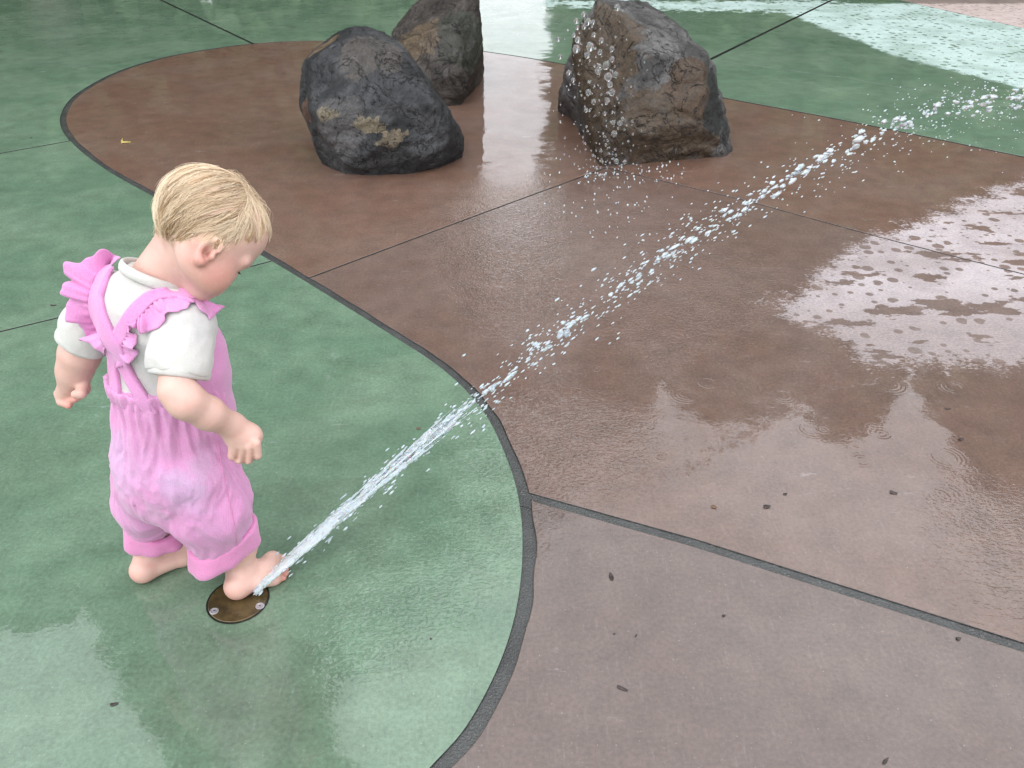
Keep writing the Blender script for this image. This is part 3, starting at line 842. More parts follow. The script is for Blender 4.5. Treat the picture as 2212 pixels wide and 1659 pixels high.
# neck and head
B.cone(AT(322, 640, 1.09), AT(402, 540, 1.095), 0.041, 0.043, 0.03)
B.ell(HC, hr(0.086, 0.069, 0.074), HA, 0.02)
B.ell(hp(-0.022, 0, 0.006), hr(0.072, 0.071, 0.073), HA, 0.02)
B.ell(hp(0.040, 0, 0.018), hr(0.053, 0.060, 0.055), HA, 0.02)
B.ell(hp(0.030, 0, -0.048), hr(0.052, 0.056, 0.058), HA, 0.02)
for s_ in (1, -1):
    B.ell(hp(0.050, 0.033 * s_, -0.068), hr(0.037, 0.034, 0.037), HA, 0.018)
    B.ell(hp(0.012, 0.047 * s_, -0.060), hr(0.036, 0.018, 0.036), HA, 0.02)
    B.ell(hp(0.083, 0.027 * s_, -0.030), hr(0.012, 0.017, 0.011), HA, 0.012, 's')
    B.ell(hp(0.072, 0.029 * s_, -0.031), hr(0.013, 0.015, 0.012), HA, 0.006)
    B.cone(hp(0.086, 0.012 * s_, -0.014), hp(0.077, 0.044 * s_, -0.015), 0.006, 0.005, 0.012)
B.cone(hp(0.080, 0, -0.026), hp(0.086, 0, -0.047), 0.005, 0.0075, 0.010)
B.cone(hp(0.083, 0.007, -0.050), hp(0.083, -0.007, -0.050), 0.0055, 0.0055, 0.006)
B.cone(hp(0.086, 0.012, -0.072), hp(0.086, -0.012, -0.072), 0.006, 0.006, 0.006)
B.cone(hp(0.083, 0.010, -0.080), hp(0.083, -0.010, -0.080), 0.006, 0.006, 0.006)
B.cone(hp(0.087, 0.015, -0.0762), hp(0.087, -0.015, -0.0762), 0.0016, 0.0016, 0.004, 's')
B.ell(hp(0.066, 0, -0.098), hr(0.020, 0.024, 0.019), HA, 0.018)
# the fold between jaw and neck
# ears
EC = hp(-0.006, 0.064, -0.058); EN = unit(HL + HF * -0.25 + 0.05 * HU)
ear = lambda x, y, d=0.0: on_plane(x, y, EC, EN) + EN * d
def make_ear(mir):
    m = (lambda q: q) if not mir else (lambda q: q - 2 * HL * ((q - HC) @ HL))
    for a, b, ra, rb, d in [((436, 560), (458, 532), .0075, .0105, 0.0), ((430, 566), (434, 556), .0065, .006, 0.003)]:
        B.cone(m(ear(*a, d)), m(ear(*b, d + 0.002)), ra, rb, 0.006)
    B.ell(m(ear(447, 548, 0.010)), (0.0075, 0.0075, 0.0075), None, 0.004, 's')
    B.cone(m(ear(450, 540, 0.012)), m(ear(466, 533, 0.013)), 0.0055, 0.0050, 0.003, 's')
    B.cone(m(ear(446, 556, 0.008)), m(ear(448, 562, 0.008)), 0.0035, 0.0025, 0.003, 's')
    hx = [(472, 545), (477, 535), (474, 525), (463, 519), (450, 521), (439, 528), (430, 540), (426, 553), (427, 563), (434, 568)]
    P_ = [m(ear(x, y, 0.008)) for x, y in hx]
    B.chain(P_, [.0030, .0036, .0040, .0042, .0042, .0042, .0040, .0040, .0045, .0042], 0.003)
    B.cone(m(ear(457, 556, 0.006)), m(ear(460, 549, 0.006)), 0.0045, 0.003, 0.004)
make_ear(False); make_ear(True)
# right arm, bent, hand closed
p, r = JJ([(405, 705, 1.040, 42), (381, 790, 0.995, 37), (383, 845, 0.965, 38), (402, 866, 0.960, 40), (450, 893, 0.975, 36), (502, 920, 1.000, 26)])
B.chain(p, r, 0.008)
p, r = JJ([(505, 922, 1.0, 26), (525, 944, 1.005, 31)]); B.chain(p, r, 0.014)
p, r = JJ([(513, 944, 1.0, 25), (541, 942, 1.005, 26)]); B.chain(p, r, 0.012)
Yh = 1.0
for kn, mid, tip, rr in [((505, 958), (503, 984), (512, 980), 11.0), ((521, 962), (517, 991), (526, 986), 11.5), ((538, 963), (536, 992), (542, 986), 11.3), ((553, 957), (555, 983), (555, 976), 10.8)]:
    k = AT(*kn, Yh - 0.011); m_ = AT(*mid, Yh - 0.012); e_ = AT(*tip, Yh + 0.018); rr = RP(*kn, Yh, rr)
    B.cone(k, m_, rr * 1.02, rr, 0.0022); B.cone(m_, e_, rr, rr * 0.85, 0.0015)
B.cone(AT(540, 935, 1.03), AT(550, 965, 1.045), 0.009, 0.0085, 0.006); B.cone(AT(550, 965, 1.045), AT(535, 978, 1.045), 0.008, 0.007, 0.003)
for (x0, y0, x1, y1) in [(514, 968, 509, 993), (530, 971, 526, 1000), (546, 968, 547, 998)]:
    B.cone(AT(x0, y0, Yh - 0.024), AT(x1, y1, Yh - 0.020), 0.0022, 0.0040, 0.003, 's')
# left arm, hanging out to the side, fingers curled
p, r = JJ([(222, 645, 1.125, 40), (195, 715, 1.13, 40), (172, 765, 1.125, 40), (161, 800, 1.125, 34), (154, 828, 1.125, 28)])
B.chain(p, r, 0.014)
B.cone(AT(147, 846, 1.13), AT(175, 838, 1.13), RP(147, 846, 1.13, 25), RP(175, 838, 1.13, 20), 0.010)
for a, b, c, rr in [((126, 850), (132, 868), (148, 876), 9.5), ((136, 856), (145, 867), (160, 864), 8.5), ((150, 860), (158, 863), (171, 857), 8.2), ((164, 858), (173, 856), (182, 850), 7.4)]:
    q = [AT(*a, 1.130), AT(*b, 1.118), AT(*c, 1.108)]; rr = RP(*a, 1.12, rr)
    B.chain(q, [rr * 1.05, rr, rr * 0.85], 0.002)
B.cone(AT(180, 832, 1.11), AT(176, 850, 1.095), 0.010, 0.008, 0.005); B.cone(AT(176, 850, 1.095), AT(163, 852, 1.092), 0.008, 0.007, 0.003)
# legs and feet
def foot(heel, ballb, balls, toes, ank, leg, mid):
    hz = G(*heel, 0.0205); h2 = hz + np.array([0, 0, 0.002])
    B.ell(hz, (0.0200, 0.0200, 0.0195), None, 0.008)
    bb, bs = G(*ballb, 0.0165), G(*balls, 0.0125)
    B.cone(hz, bb, 0.0175, 0.0155, 0.010); B.cone(hz, bs, 0.0170, 0.0120, 0.010)
    B.cone(bb, bs, 0.0155, 0.0125, 0.012)
    am = AT(*ank); B.cone(am, (bb + bs) / 2 + [0, 0, 0.004], 0.019, 0.010, 0.014)
    B.cone(hz + [0, 0, 0.006], am, 0.0190, 0.0235, 0.010)
    B.cone(am, AT(*leg), 0.0235, 0.032, 0.012)
    if mid: B.cone(AT(*leg), AT(*mid), 0.034, 0.045, 0.03)
    for i, (t0, t1, rr) in enumerate(toes):
        B.cone(G(*t0, rr + 0.002), G(*t1, rr + 0.0015 + (0.003 if i == 0 else 0)), rr, rr * 0.95, 0.004)
foot((513, 1268), (588, 1212), (591, 1247), [((594, 1210), (610, 1208), 0.0090), ((600, 1221), (616, 1218), 0.0066), ((602, 1231), (618, 1228), 0.0062), ((602, 1240), (618, 1238), 0.0058), ((598, 1251), (613, 1248), 0.0056)],
     (522, 1230, 1.075), (508, 1160, 1.085), (440, 1040, 1.08))
foot((309, 1233), (400, 1186), (398, 1206), [((402, 1180), (420, 1172), 0.0090), ((406, 1190), (424, 1183), 0.0066), ((408, 1198), (425, 1191), 0.0062), ((407, 1205), (422, 1199), 0.0058), ((403, 1211), (416, 1206), 0.0056)],
     (324, 1194, 1.115), (326, 1135, 1.125), (345, 1030, 1.12))
V, F = nets(B.d, B.lo, B.h)
V = relax(V, F, 2, 0.5)
vol = np.einsum('ij,ij->', V[F[:, 0]], np.cross(V[F[:, 1]], V[F[:, 2]]))
print('body verts', len(V), 'vol', vol)
del B
def near(P, pts, rad):
    w = np.zeros(len(P))
    for q in pts: w = np.maximum(w, np.exp(-np.sum((P - q) ** 2, 1) / (2 * rad * rad)))
    return w
base = np.tile(np.array([[0.62, 0.40, 0.335]]), (len(V), 1))
red = np.array([0.56, 0.20, 0.16])
pinks = np.clip(0.75 * near(V, [hp(0.055, 0.055, -0.070), hp(0.055, -0.055, -0.070)], 0.022) * 0.8
        + 0.8 * near(V, [G(503, 1285, 0.004), G(296, 1250, 0.004)], 0.017) + 0.85 * near(V, [G(612, 1207, 0.01), G(618, 1228, 0.006), G(618, 1240, 0.006), G(613, 1249, 0.006)], 0.010)
        + 0.55 * near(V, [ear(430, 560, 0.006), ear(434, 540, 0.006), ear(462, 520, 0.006)], 0.009)
        + 0.45 * near(V, [AT(503, 985, 1.0), AT(520, 990, 1.0), AT(537, 992, 1.0), AT(555, 985, 1.0)], 0.010)
        + 0.7 * near(V, [AT(148, 876, 1.108), AT(160, 864, 1.108), AT(171, 857, 1.108), AT(182, 850, 1.108)], 0.010), 0, 1)
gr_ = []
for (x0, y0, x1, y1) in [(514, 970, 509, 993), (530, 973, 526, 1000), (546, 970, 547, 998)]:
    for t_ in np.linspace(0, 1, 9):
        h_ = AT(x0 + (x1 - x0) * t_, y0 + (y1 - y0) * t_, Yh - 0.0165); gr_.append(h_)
dark = np.maximum(0.8 * near(V, [ear(447, 550, 0.002), ear(464, 534, 0.004)], 0.004), 0.65 * near(V, gr_, 0.0022))  # shade of the ear hollow and finger gaps, put into the skin tint
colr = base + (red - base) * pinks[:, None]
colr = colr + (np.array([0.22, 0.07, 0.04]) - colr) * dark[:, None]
me = np_mesh('person', V, F if vol > 0 else F[:, ::-1])
set_attr(me, 'tint', colr)

def skinmat():
    M = Mat('skin'); p = M.pos()
    c = M.attr('tint')
    n = M.noise(p, 55, 4, 0.6)
    c = M.mix(M.ramp(n, 0.4, 0.75, 0, 0.30), c, (0.58, 0.27, 0.23))
    c = M.mix(M.ramp(M.noise(p, 190, 3, 0.6), 0.5, 0.8, 0, 0.25), c, (0.66, 0.46, 0.39))
    f = M.noise(p, 900, 2, 0.5)
    M.bsdf(Base_Color=c, Roughness=0.48, Subsurface_Weight=0.16, Subsurface_Radius=(0.012, 0.005, 0.003), Subsurface_Scale=0.5,
           Normal=M.bump(M.math('MULTIPLY', f, 0.00025)), Specular_IOR_Level=0.4)
    return M.m
SKIN = skinmat()
person = link('person', me, SKIN, None, True)
tag(person, 'barefoot toddler in pink ruffled overalls and white shirt stepping on the brass plate', 'person')
SKV, SKF = V, F

# ---- cloth
def cloth(name, base, blot, amt, rib=0.0, blots=None, sheen=0.25):
    M = Mat(name); p = M.pos()
    c = M.mix(M.ramp(M.noise(p, 9, 4, 0.6, 0.4), 0.40, 0.68, 0, amt), base, blot)
    if blots:
        for q, rr, col, a_ in blots:
            d = M.math('ADD', M.vmath('DISTANCE', p, tuple(q)), M.math('MULTIPLY', M.math('SUBTRACT', M.noise(p, 22, 4, 0.6), 0.5), rr * 1.6))
            c = M.mix(M.ramp(d, rr * 0.4, rr * 1.1, a_, 0.0), c, col)
    w = M.noise(p, 420, 3, 0.6)
    c = M.mix(M.ramp(w, 0.3, 0.7, 0.0, 0.14), c, M.mix(0.5, c, (1, 1, 1)))
    h = M.math('MULTIPLY', w, 0.00035)
    h = M.math('ADD', h, M.math('MULTIPLY', M.noise(p, 48, 3, 0.5), 0.0013))
    if rib:
        x = M.math('SINE', M.math('MULTIPLY', M.vmath('DOT_PRODUCT', p, tuple(TL + 0.25 * TF)), 2 * math.pi / rib))
        h = M.math('ADD', h, M.math('MULTIPLY', x, 0.00007))
    M.bsdf(Base_Color=c, Roughness=0.85, Sheen_Weight=sheen, Sheen_Roughness=0.5, Normal=M.bump(h), Specular_IOR_Level=0.2, Subsurface_Weight=0.08, Subsurface_Radius=(0.01, 0.006, 0.008), Subsurface_Scale=0.3)
    return M.m
WHITE = cloth('white_jersey', (0.53, 0.515, 0.485), (0.46, 0.45, 0.445), 0.7)
PK, LV = (0.60, 0.245, 0.465), (0.50, 0.335, 0.515)
PINKC = cloth('pink_corduroy', PK, (0.56, 0.285, 0.49), 0.5, 0.0024, [(AT(300, 1000, 1.03), 0.075, LV, 0.35), (AT(255, 980, 1.05), 0.07, (0.52, 0.36, 0.54), 0.35), (AT(440, 1020, 1.0), 0.045, (0.44, 0.29, 0.43), 0.6), (AT(400, 1060, 1.0), 0.05, LV, 0.6), (AT(350, 1090, 1.02), 0.035, (0.46, 0.32, 0.42), 0.5), (AT(440, 1110, 1.02), 0.045, (0.48, 0.24, 0.42), 0.5)])
PINKR = cloth('pink_ruffle_cloth', (0.63, 0.245, 0.49), (0.60, 0.30, 0.53), 0.5, 0.0022)
CUFFC = cloth('turned_up_pink_cloth', (0.60, 0.20, 0.405), (0.64, 0.245, 0.46), 0.5)

def finish(Fd, name, mat, parent, disp=None, it=2):
    V, F = nets(Fd.d, Fd.lo, Fd.h)
    V = relax(V, F, it, 0.5)
    if disp is not None:
        N = vnormals(V, F)
        if np.einsum('ij,ij->', V[F[:, 0]], np.cross(V[F[:, 1]], V[F[:, 2]])) < 0: N = -N
        V = V + N * disp(V, N)[:, None]
        V = relax(V, F, 1, 0.4)
    if np.einsum('ij,ij->', V[F[:, 0]], np.cross(V[F[:, 1]], V[F[:, 2]])) < 0: F = F[:, ::-1]
    return link(name, np_mesh(name, V, F), mat, parent, True), V, F

# shirt: a shell round the torso and upper arms, open at neck, sleeves
def shirt_field(gr):
    S = Field((-0.74, 0.92, 0.28), (-0.36, 1.26, 0.63), 0.0025)
    p, r = JJ([(376, 930, 1.09, 84), (354, 810, 1.087, 84), (330, 705, 1.085, 77), (318, 660, 1.09, 54)])
    S.chain(p, [q + gr for q in r], 0.03)
    S.cone(AT(405, 698, 1.045), AT(222, 630, 1.13), RP(402, 700, 1.045, 46) + gr, RP(222, 632, 1.13, 43) + gr, 0.04)
    p, r = JJ([(405, 705, 1.040, 50), (388, 775, 1.005, 54), (384, 850, 0.985, 58)]); S.chain(p, [q + gr for q in r], 0.018)
    p, r = JJ([(222, 640, 1.125, 43), (192, 705, 1.13, 46), (172, 775, 1.125, 48)]); S.chain(p, [q + gr for q in r], 0.018)
    S.cone(AT(318, 655, 1.088), AT(362, 592, 1.092), 0.044 + gr, 0.043 + gr, 0.03)
    return S
So, Si = shirt_field(0.0050), shirt_field(-0.0035)
d = np.maximum(So.d, -Si.d)
ax = [So.lo[i] + So.h * np.arange(So.n[i]) for i in range(3)]
X, Y, Z = np.meshgrid(*ax, indexing='ij')
def half(c, n): return ((X - c[0]) * n[0] + (Y - c[1]) * n[1] + (Z - c[2]) * n[2]).astype(np.float32)
# sleeve hems (cut only near each sleeve)
def cut(dd, c, n, reach):
    e = half(c, n); m = (X - c[0]) ** 2 + (Y - c[1]) ** 2 + (Z - c[2]) ** 2 < reach ** 2
    return np.where(m, np.maximum(dd, e), dd)
nR = unit(AT(384, 850, 0.985) - AT(405, 705, 1.04)); cR = on_plane(386, 806, AT(386, 806, 0.995), CF)
nL = unit(AT(172, 775, 1.125) - AT(222, 640, 1.125)); cL = AT(178, 736, 1.128)
armR = d_cone(X, Y, Z, AT(405, 705, 1.04), AT(384, 880, 0.97), 0.050, 0.050)
d = np.where(armR < 0.004, np.maximum(d, np.where(half(cR, nR) > -0.02, half(cR, nR), -1)), d)
armL = d_cone(X, Y, Z, AT(212, 665, 1.127), AT(165, 800, 1.125), 0.044, 0.044)
d = np.where(armL < 0.004, np.maximum(d, np.where(half(cL, nL) > -0.02, half(cL, nL), -1)), d)
# neck hole
NA = unit(AT(402, 540, 1.095) - AT(322, 640, 1.09)); NA = unit(NA - 0.42 * TL); NC = AT(342, 592, 1.09)
nk = d_cone(X, Y, Z, AT(312, 655, 1.09), AT(420, 520, 1.10), 0.064, 0.064)
nt_ = half(NC, NA)
d = np.where(nk < 0, np.maximum(d, np.where(nt_ > -0.02, nt_, -1)), d)
So.d = d.astype(np.float32)
def shirt_disp(V, N):
    f = 0.0025 * fbm(V * 20, 3, 5) + 0.0030 * np.abs(gnoise((V @ np.array([[1, 0, 0], [0, 1, 0], [0.6, 0.5, 0.35]])) * 28, 8)) * np.clip((0.50 - V[:, 2]) / 0.1, 0.2, 1)
    P3 = V @ np.array([[0.7, 0.1, 0.6], [0, 1, 0.3], [-0.6, 0, 0.6]])
    f += 0.0045 * (0.3 - np.abs(gnoise(P3 * np.array([9, 12, 24]), 31))) + 0.003 * (0.3 - np.abs(gnoise(P3 * np.array([20, 15, 11]) + 4, 33)))
    return f - 0.001
shirt, SV, SF = finish(So, 'shirt', WHITE, person, shirt_disp, 1)
shirt['label'] = 'white short sleeved shirt'
del So, Si, d, X, Y, Z, armR, armL, nk, nt_
# a rolled hem on each sleeve and a ribbed collar
def ring(name, c, n, rad, tr, mat, parent, sx=1.0, wob=0.0, flat=1.6):
    a = unit(np.cross(n, [0, 0, 1.0])); b = np.cross(n, a)
    m = 40; V = []; F = []
    for i in range(m):
        w = 2 * math.pi * i / m
        rr = rad * (1 + wob * math.sin(3 * w + 1) + wob * 0.6 * math.sin(5 * w))
        cc = c + rr * (math.cos(w) * a * sx + math.sin(w) * b); o_ = unit(math.cos(w) * a + math.sin(w) * b)
        for k in range(8):
            q = 2 * math.pi * k / 8
            V.append(cc + tr * (math.cos(q) * o_ + flat * math.sin(q) * n))
    for i in range(m):
        for k in range(8):
            F.append((i * 8 + k, ((i + 1) % m) * 8 + k, ((i + 1) % m) * 8 + (k + 1) % 8, i * 8 + (k + 1) % 8))
    return link(name, np_mesh(name, np.array(V), F), mat, parent, True)

ring('sleeve_hem', cR - nR * 0.004, nR, RP(386, 800, 0.995, 60), 0.0036, WHITE, shirt, 1.0, 0.03, 2.8)
ring('sleeve_hem', cL - nL * 0.004, nL, RP(180, 736, 1.128, 50), 0.0030, WHITE, shirt, 1.0, 0.03, 2.6)
# trousers of the overalls
T_ = Field((-0.74, 0.90, 0.05), (-0.34, 1.30, 0.50), 0.0028)
p, r = JJ([(346, 760, 1.086, 107), (371, 868, 1.088, 104), (378, 930, 1.09, 110), (380, 985, 1.085, 114), (370, 1030, 1.08, 104)])
T_.chain(p, r, 0.03)
p, r = JJ([(418, 1020, 1.055, 92), (452, 1090, 1.06, 84), (478, 1150, 1.075, 66)]); T_.chain(p, r, 0.02)
p, r = JJ([(332, 1030, 1.095, 84), (325, 1080, 1.105, 68), (326, 1115, 1.115, 52)]); T_.chain(p, r, 0.018)
def keep_above(Fd, c, n):
    sl, X, Y, Z = Fd.box([Fd.lo, Fd.lo + Fd.h * Fd.n], 0)
    e = (X - c[0]) * n[0] + (Y - c[1]) * n[1] + (Z - c[2]) * n[2]
    Fd.d[sl] = np.maximum(Fd.d[sl], e)
WC = AT(366, 868, 1.088) + [0, 0, 0.052]
keep_above(T_, WC + [0, 0, 0.004], unit(np.array([0.05, 0.05, 1.0])))
def pants_disp(V, N):
    a = np.arctan2((V - WC) @ TL, (V - WC) @ TF)
    zt = (V[:, 2] - 0.20) / (WC[2] - 0.20)
    g = np.clip((zt - 0.35) / 0.65, 0, 1) ** 1.3
    gath = 0.0032 * g * np.clip((WC[2] - 0.004 - V[:, 2]) / 0.012, 0, 1) * (np.sin(a * 26 + 2.2 * gnoise(V * 14, 3)) + 0.6 * np.sin(a * 41 + 3 * zt))
    P2 = V @ np.array([[1, 0, 0], [0, 1, 0], [0.35, -0.2, 0.45]])
    f = 0.006 * gnoise(P2 * 13, 4) + 0.0030 * gnoise(P2 * 30, 6)
    P3 = np.stack([a * 4.2 + 1.5 * gnoise(V * 9, 12), zt * 2.2 + gnoise(V * 7, 13), np.zeros(len(V))], 1)
    f += 0.0075 * (0.35 - np.abs(gnoise(P3, 14))) + 0.0035 * (0.3 - np.abs(gnoise(P3 * 2.3 + 5, 15)))
    P4 = V @ np.array([[0.8, 0, 0.5], [0, 1, 0.2], [-0.5, 0, 0.8]])
    f += 0.0040 * (0.3 - np.abs(gnoise(P4 * np.array([11, 11, 26]), 18))) * np.clip((0.26 - V[:, 2]) / 0.1, 0, 1)
    low = np.clip((0.19 - V[:, 2]) / 0.08, 0, 1)
    return gath * (np.abs(N[:, 2]) < 0.8) + f
pants, PV, PF = finish(T_, 'overalls', PINKC, person, pants_disp, 2)
pants['label'] = 'pink gathered corduroy overalls with pale washed out patches'
del T_

# side seam of the right leg
pt_ = BVHTree.FromPolygons([tuple(v) for v in PV], [tuple(int(x) for x in f) for f in PF])
sq = []
for x, y in cat([(470, 950), (478, 1000), (490, 1060), (503, 1120), (514, 1185)], 8):
    h_, n_, i_, d_ = pt_.ray_cast(Vector((0, 0, CAM_H)), Vector(ray(x, y)).normalized())
    if h_ is not None: sq.append(np.array(h_))
Vq, Fq_ = tube(np.array(sq), 0.0011, 6); link('seam', np_mesh('seam', Vq, Fq_), CUFFC, pants, True)
# turned-up cuffs: thick open bands
def cuff(name, top, bot, Yt, Yb, seed, tilt):
    # top, bot: (left px, right px) edges in the picture
    (x0, y0), (x1, y1) = top; (x2, y2), (x3, y3) = bot
    ct, cb = AT((x0 + x1) / 2, (y0 + y1) / 2, Yt), AT((x2 + x3) / 2, (y2 + y3) / 2, Yb)
    rt, rb = np.linalg.norm(AT(x1, y1, Yt) - AT(x0, y0, Yt)) / 2, np.linalg.norm(AT(x3, y3, Yb) - AT(x2, y2, Yb)) / 2
    ut = unit(AT(x1, y1, Yt) - AT(x0, y0, Yt)); ub = unit(AT(x3, y3, Yb) - AT(x2, y2, Yb))
    up = unit(ct - cb)
    vt, vb = unit(np.cross(up, ut)), unit(np.cross(up, ub))
    vt = vt + tilt * up; vb = vb + tilt * up
    m = 72; V = []
    prof = [(0.0, -0.0065, 1), (-0.03, -0.002, 1), (0.0, 0.0025, 1), (0.12, 0.0045, 1), (0.35, 0.0042, 1), (0.65, 0.0045, 1), (0.90, 0.0048, 1), (1.0, 0.0015, 1), (1.02, -0.004, 1), (0.96, -0.009, 1), (0.5, -0.009, 1)]
    for i in range(m):
        w = 2 * math.pi * i / m
        nz = 0.004 * math.sin(3 * w + seed) + 0.0025 * math.sin(7 * w + 2 * seed)
        for t, dr, _ in prof:
            R0 = rt + (rb - rt) * t; c = ct + (cb - ct) * t
            u = unit(ut + (ub - ut) * t); v = vt + (vb - vt) * t
            e = math.cos(w) * u + math.sin(w) * v * 0.86
            V.append(c + e * (R0 + dr + nz * t) + up * (0.003 * math.sin(2 * w + seed * 3)))
    k = len(prof)
    F = [(i * k + j, i * k + j + 1, ((i + 1) % m) * k + j + 1, ((i + 1) % m) * k + j) for i in range(m) for j in range(k - 1)]
    F = np.array(F); V = np.array(V)
    N_ = vnormals(V, F); V += N_ * (0.0018 * fbm(V * 38, 2, int(seed * 10)))[:, None]
    return link(name, np_mesh(name, V, F), CUFFC, pants, True)
cuff('cuff', ((412, 1170), (548, 1134)), ((413, 1207), (552, 1178)), 1.075, 1.075, 1.0, 0.10)
cuff('cuff', ((274, 1118), (384, 1148)), ((277, 1164), (394, 1170)), 1.115, 1.115, 2.4, 0.0)

# bib: a sheet in front of the chest, a little off the shirt
Sb = Field((-0.70, 0.95, 0.33), (-0.32, 1.30, 0.57), 0.0028)
p, r = JJ([(376, 915, 1.092, 101), (356, 800, 1.09, 94), (342, 715, 1.092, 84)]); Sb.chain([q + TF * 0.018 for q in p], [q + 0.008 for q in r], 0.03)
inner = Sb.d + 0.005
sl, X, Y, Z = Sb.box([Sb.lo, Sb.lo + Sb.h * Sb.n], 0)
c0 = AT(360, 790, 1.09)
fw = (X - c0[0]) * TF[0] + (Y - c0[1]) * TF[1]
zz = Z - WC[2]
edge = 0.020 - 0.075 * np.clip(1 - zz / 0.16, 0, 1) ** 1.6
Sb.d = np.maximum(np.maximum(Sb.d, -inner), np.maximum(edge - fw, Z - AT(470, 690, 1.12)[2] - 0.012)).astype(np.float32)
bib, _, _ = finish(Sb, 'bib', PINKC, pants, lambda V, N: 0.003 * gnoise(V * 25, 2), 1)
del Sb, inner, X, Y, Z, fw, zz, edge

# waistband
m = 120; V = []; F = []
for i in range(m):
    w = 2 * math.pi * i / m
    e = math.cos(w) * TL + math.sin(w) * TF
    gsh = 0.0022 * math.sin(w * 34) + 0.0015 * math.sin(w * 21 + 1)
    for k, (dz, dr) in enumerate([(-0.020, -0.002), (-0.014, 0.0018), (0.000, 0.0022), (0.006, 0.0020), (0.0080, -0.001), (0.005, -0.006)]):
        V.append(WC + e * (RP(374, 868, 1.09, 108) + dr + gsh * (1 if k < 4 else 0.5)) + np.array([0, 0, dz + 0.0012 * math.sin(w * 17)]))
k = 6
F = [(i * k + j, ((i + 1) % m) * k + j, ((i + 1) % m) * k + j + 1, i * k + j + 1) for i in range(m) for j in range(k - 1)]
link('waistband', np_mesh('waistband', np.array(V), F), PINKC, pants, True)

# straps and ruffles follow the shirt
tree_ = BVHTree.FromPolygons([tuple(v) for v in SV], [tuple(int(x) for x in f) for f in SF])
CAMO = Vector((0, 0, CAM_H))
def hit(px, py, Yd):
    d = Vector(ray(px, py)).normalized()
    h, n, i, dist = tree_.ray_cast(CAMO, d)
    if h is None or abs(h.y - Yd) > 0.09: 
        q = AT(px, py, Yd); return q, unit(-np.array(d) + np.array([0, 0, 0.6]))
    n = np.array(n)
    if n @ np.array(d) > 0: n = -n
    return np.array(h), n
def ribbon(name, left, right, Yd, mat, off=0.004, th=0.0025, n=9, nu=6):
    Lp, Rp = cat(left, n), cat(right, n)
    m = min(len(Lp), len(Rp))
    Lp = Lp[np.linspace(0, len(Lp) - 1, m).astype(int)]; Rp = Rp[np.linspace(0, len(Rp) - 1, m).astype(int)]
    top = np.zeros((m, nu + 1, 3)); nn = np.zeros_like(top)
    for i in range(m):
        for j in range(nu + 1):
            q = Lp[i] + (Rp[i] - Lp[i]) * j / nu
            a, b = hit(q[0], q[1], Yd)
            top[i, j], nn[i, j] = a, b
    for _ in range(6):
        top[1:-1] = 0.5 * top[1:-1] + 0.25 * (top[:-2] + top[2:]); nn[1:-1] = 0.5 * nn[1:-1] + 0.25 * (nn[:-2] + nn[2:])
        top[:, 1:-1] = 0.5 * top[:, 1:-1] + 0.25 * (top[:, :-2] + top[:, 2:])
    nn /= np.linalg.norm(nn, axis=2)[:, :, None]
    up = top + nn * (off + th); dn = top + nn * (off - 0.006)
    V = np.vstack([up.reshape(-1, 3), dn.reshape(-1, 3)]); w = nu + 1; K = m * w
    F = []
    for i in range(m - 1):
        for j in range(nu):
            a = i * w + j
            F.append((a, a + 1, a + w + 1, a + w)); F.append((K + a, K + a + w, K + a + w + 1, K + a + 1))
        a = i * w; F.append((a, a + w, K + a + w, K + a)); a = i * w + nu; F.append((a, K + a, K + a + w, a + w))
    me = np_mesh(name, V, F); 
    o = link(name, me, mat, pants, True)
    bm = bmesh.new(); bm.from_mesh(me); bmesh.ops.recalc_face_normals(bm, faces=bm.faces); bm.to_mesh(me); bm.free()
    return o, top, nn
def ruffle(name, seam, rim, Ys, mat, waves, amp, lift=0.006, seed=0, n=14, droop=0.0):
    a, b = cat(seam, n), cat(rim, n); m = min(len(a), len(b)); nu = 8
    a = a[np.linspace(0, len(a) - 1, m).astype(int)]; b = b[np.linspace(0, len(b) - 1, m).astype(int)]
    V = []
    S0 = [hit(q[0], q[1], Ys) for q in a]
    SP = np.array([x[0] for x in S0]); SN = np.array([x[1] for x in S0])
    for _ in range(8):
        SP[1:-1] = 0.5 * SP[1:-1] + 0.25 * (SP[:-2] + SP[2:]); SN[1:-1] = 0.5 * SN[1:-1] + 0.25 * (SN[:-2] + SN[2:])
    for i in range(m):
        s = i / (m - 1); nrm = unit(SN[i]); Ye = SP[i][1]
        rim3 = AT(b[i][0], b[i][1], Ye + droop)
        for j in range(nu + 1):
            t = j / nu
            ph = waves * 2 * math.pi * s + 0.8 * math.sin(5 * s + seed)
            wv = amp * math.sin(math.pi * min(1, max(0, s))) ** 0.5 * (t ** 0.8) * math.sin(ph) + 0.30 * amp * t * math.sin(2.3 * ph + seed)
            gat = 0.0016 * (1 - t) * math.sin(waves * 3.1 * 2 * math.pi * s)
            q = SP[i] + (rim3 - SP[i]) * t + nrm * (0.0045 + lift * math.sin(math.pi * min(t * 0.75, 1)) + wv + gat)
            dv = Vector(q) - CAMO; ds = dv.length; dv.normalize()
            h_, n_, i_, dd_ = tree_.ray_cast(CAMO, dv)
            if h_ is not None and dd_ < ds + 0.004: q = np.array(CAMO + dv * (dd_ - 0.004 - 0.003 * (1 + math.sin(ph)) * t))
            V.append(q)
    V = np.array(V); w = nu + 1
    F = np.array([(i * w + j, i * w + j + 1, (i + 1) * w + j + 1, (i + 1) * w + j) for i in range(m - 1) for j in range(nu)])
    o = link(name, np_mesh(name, V, F), mat, pants, True)
    md = o.modifiers.new('thick', 'SOLIDIFY'); md.thickness = 0.0013; md.offset = 0
    return o
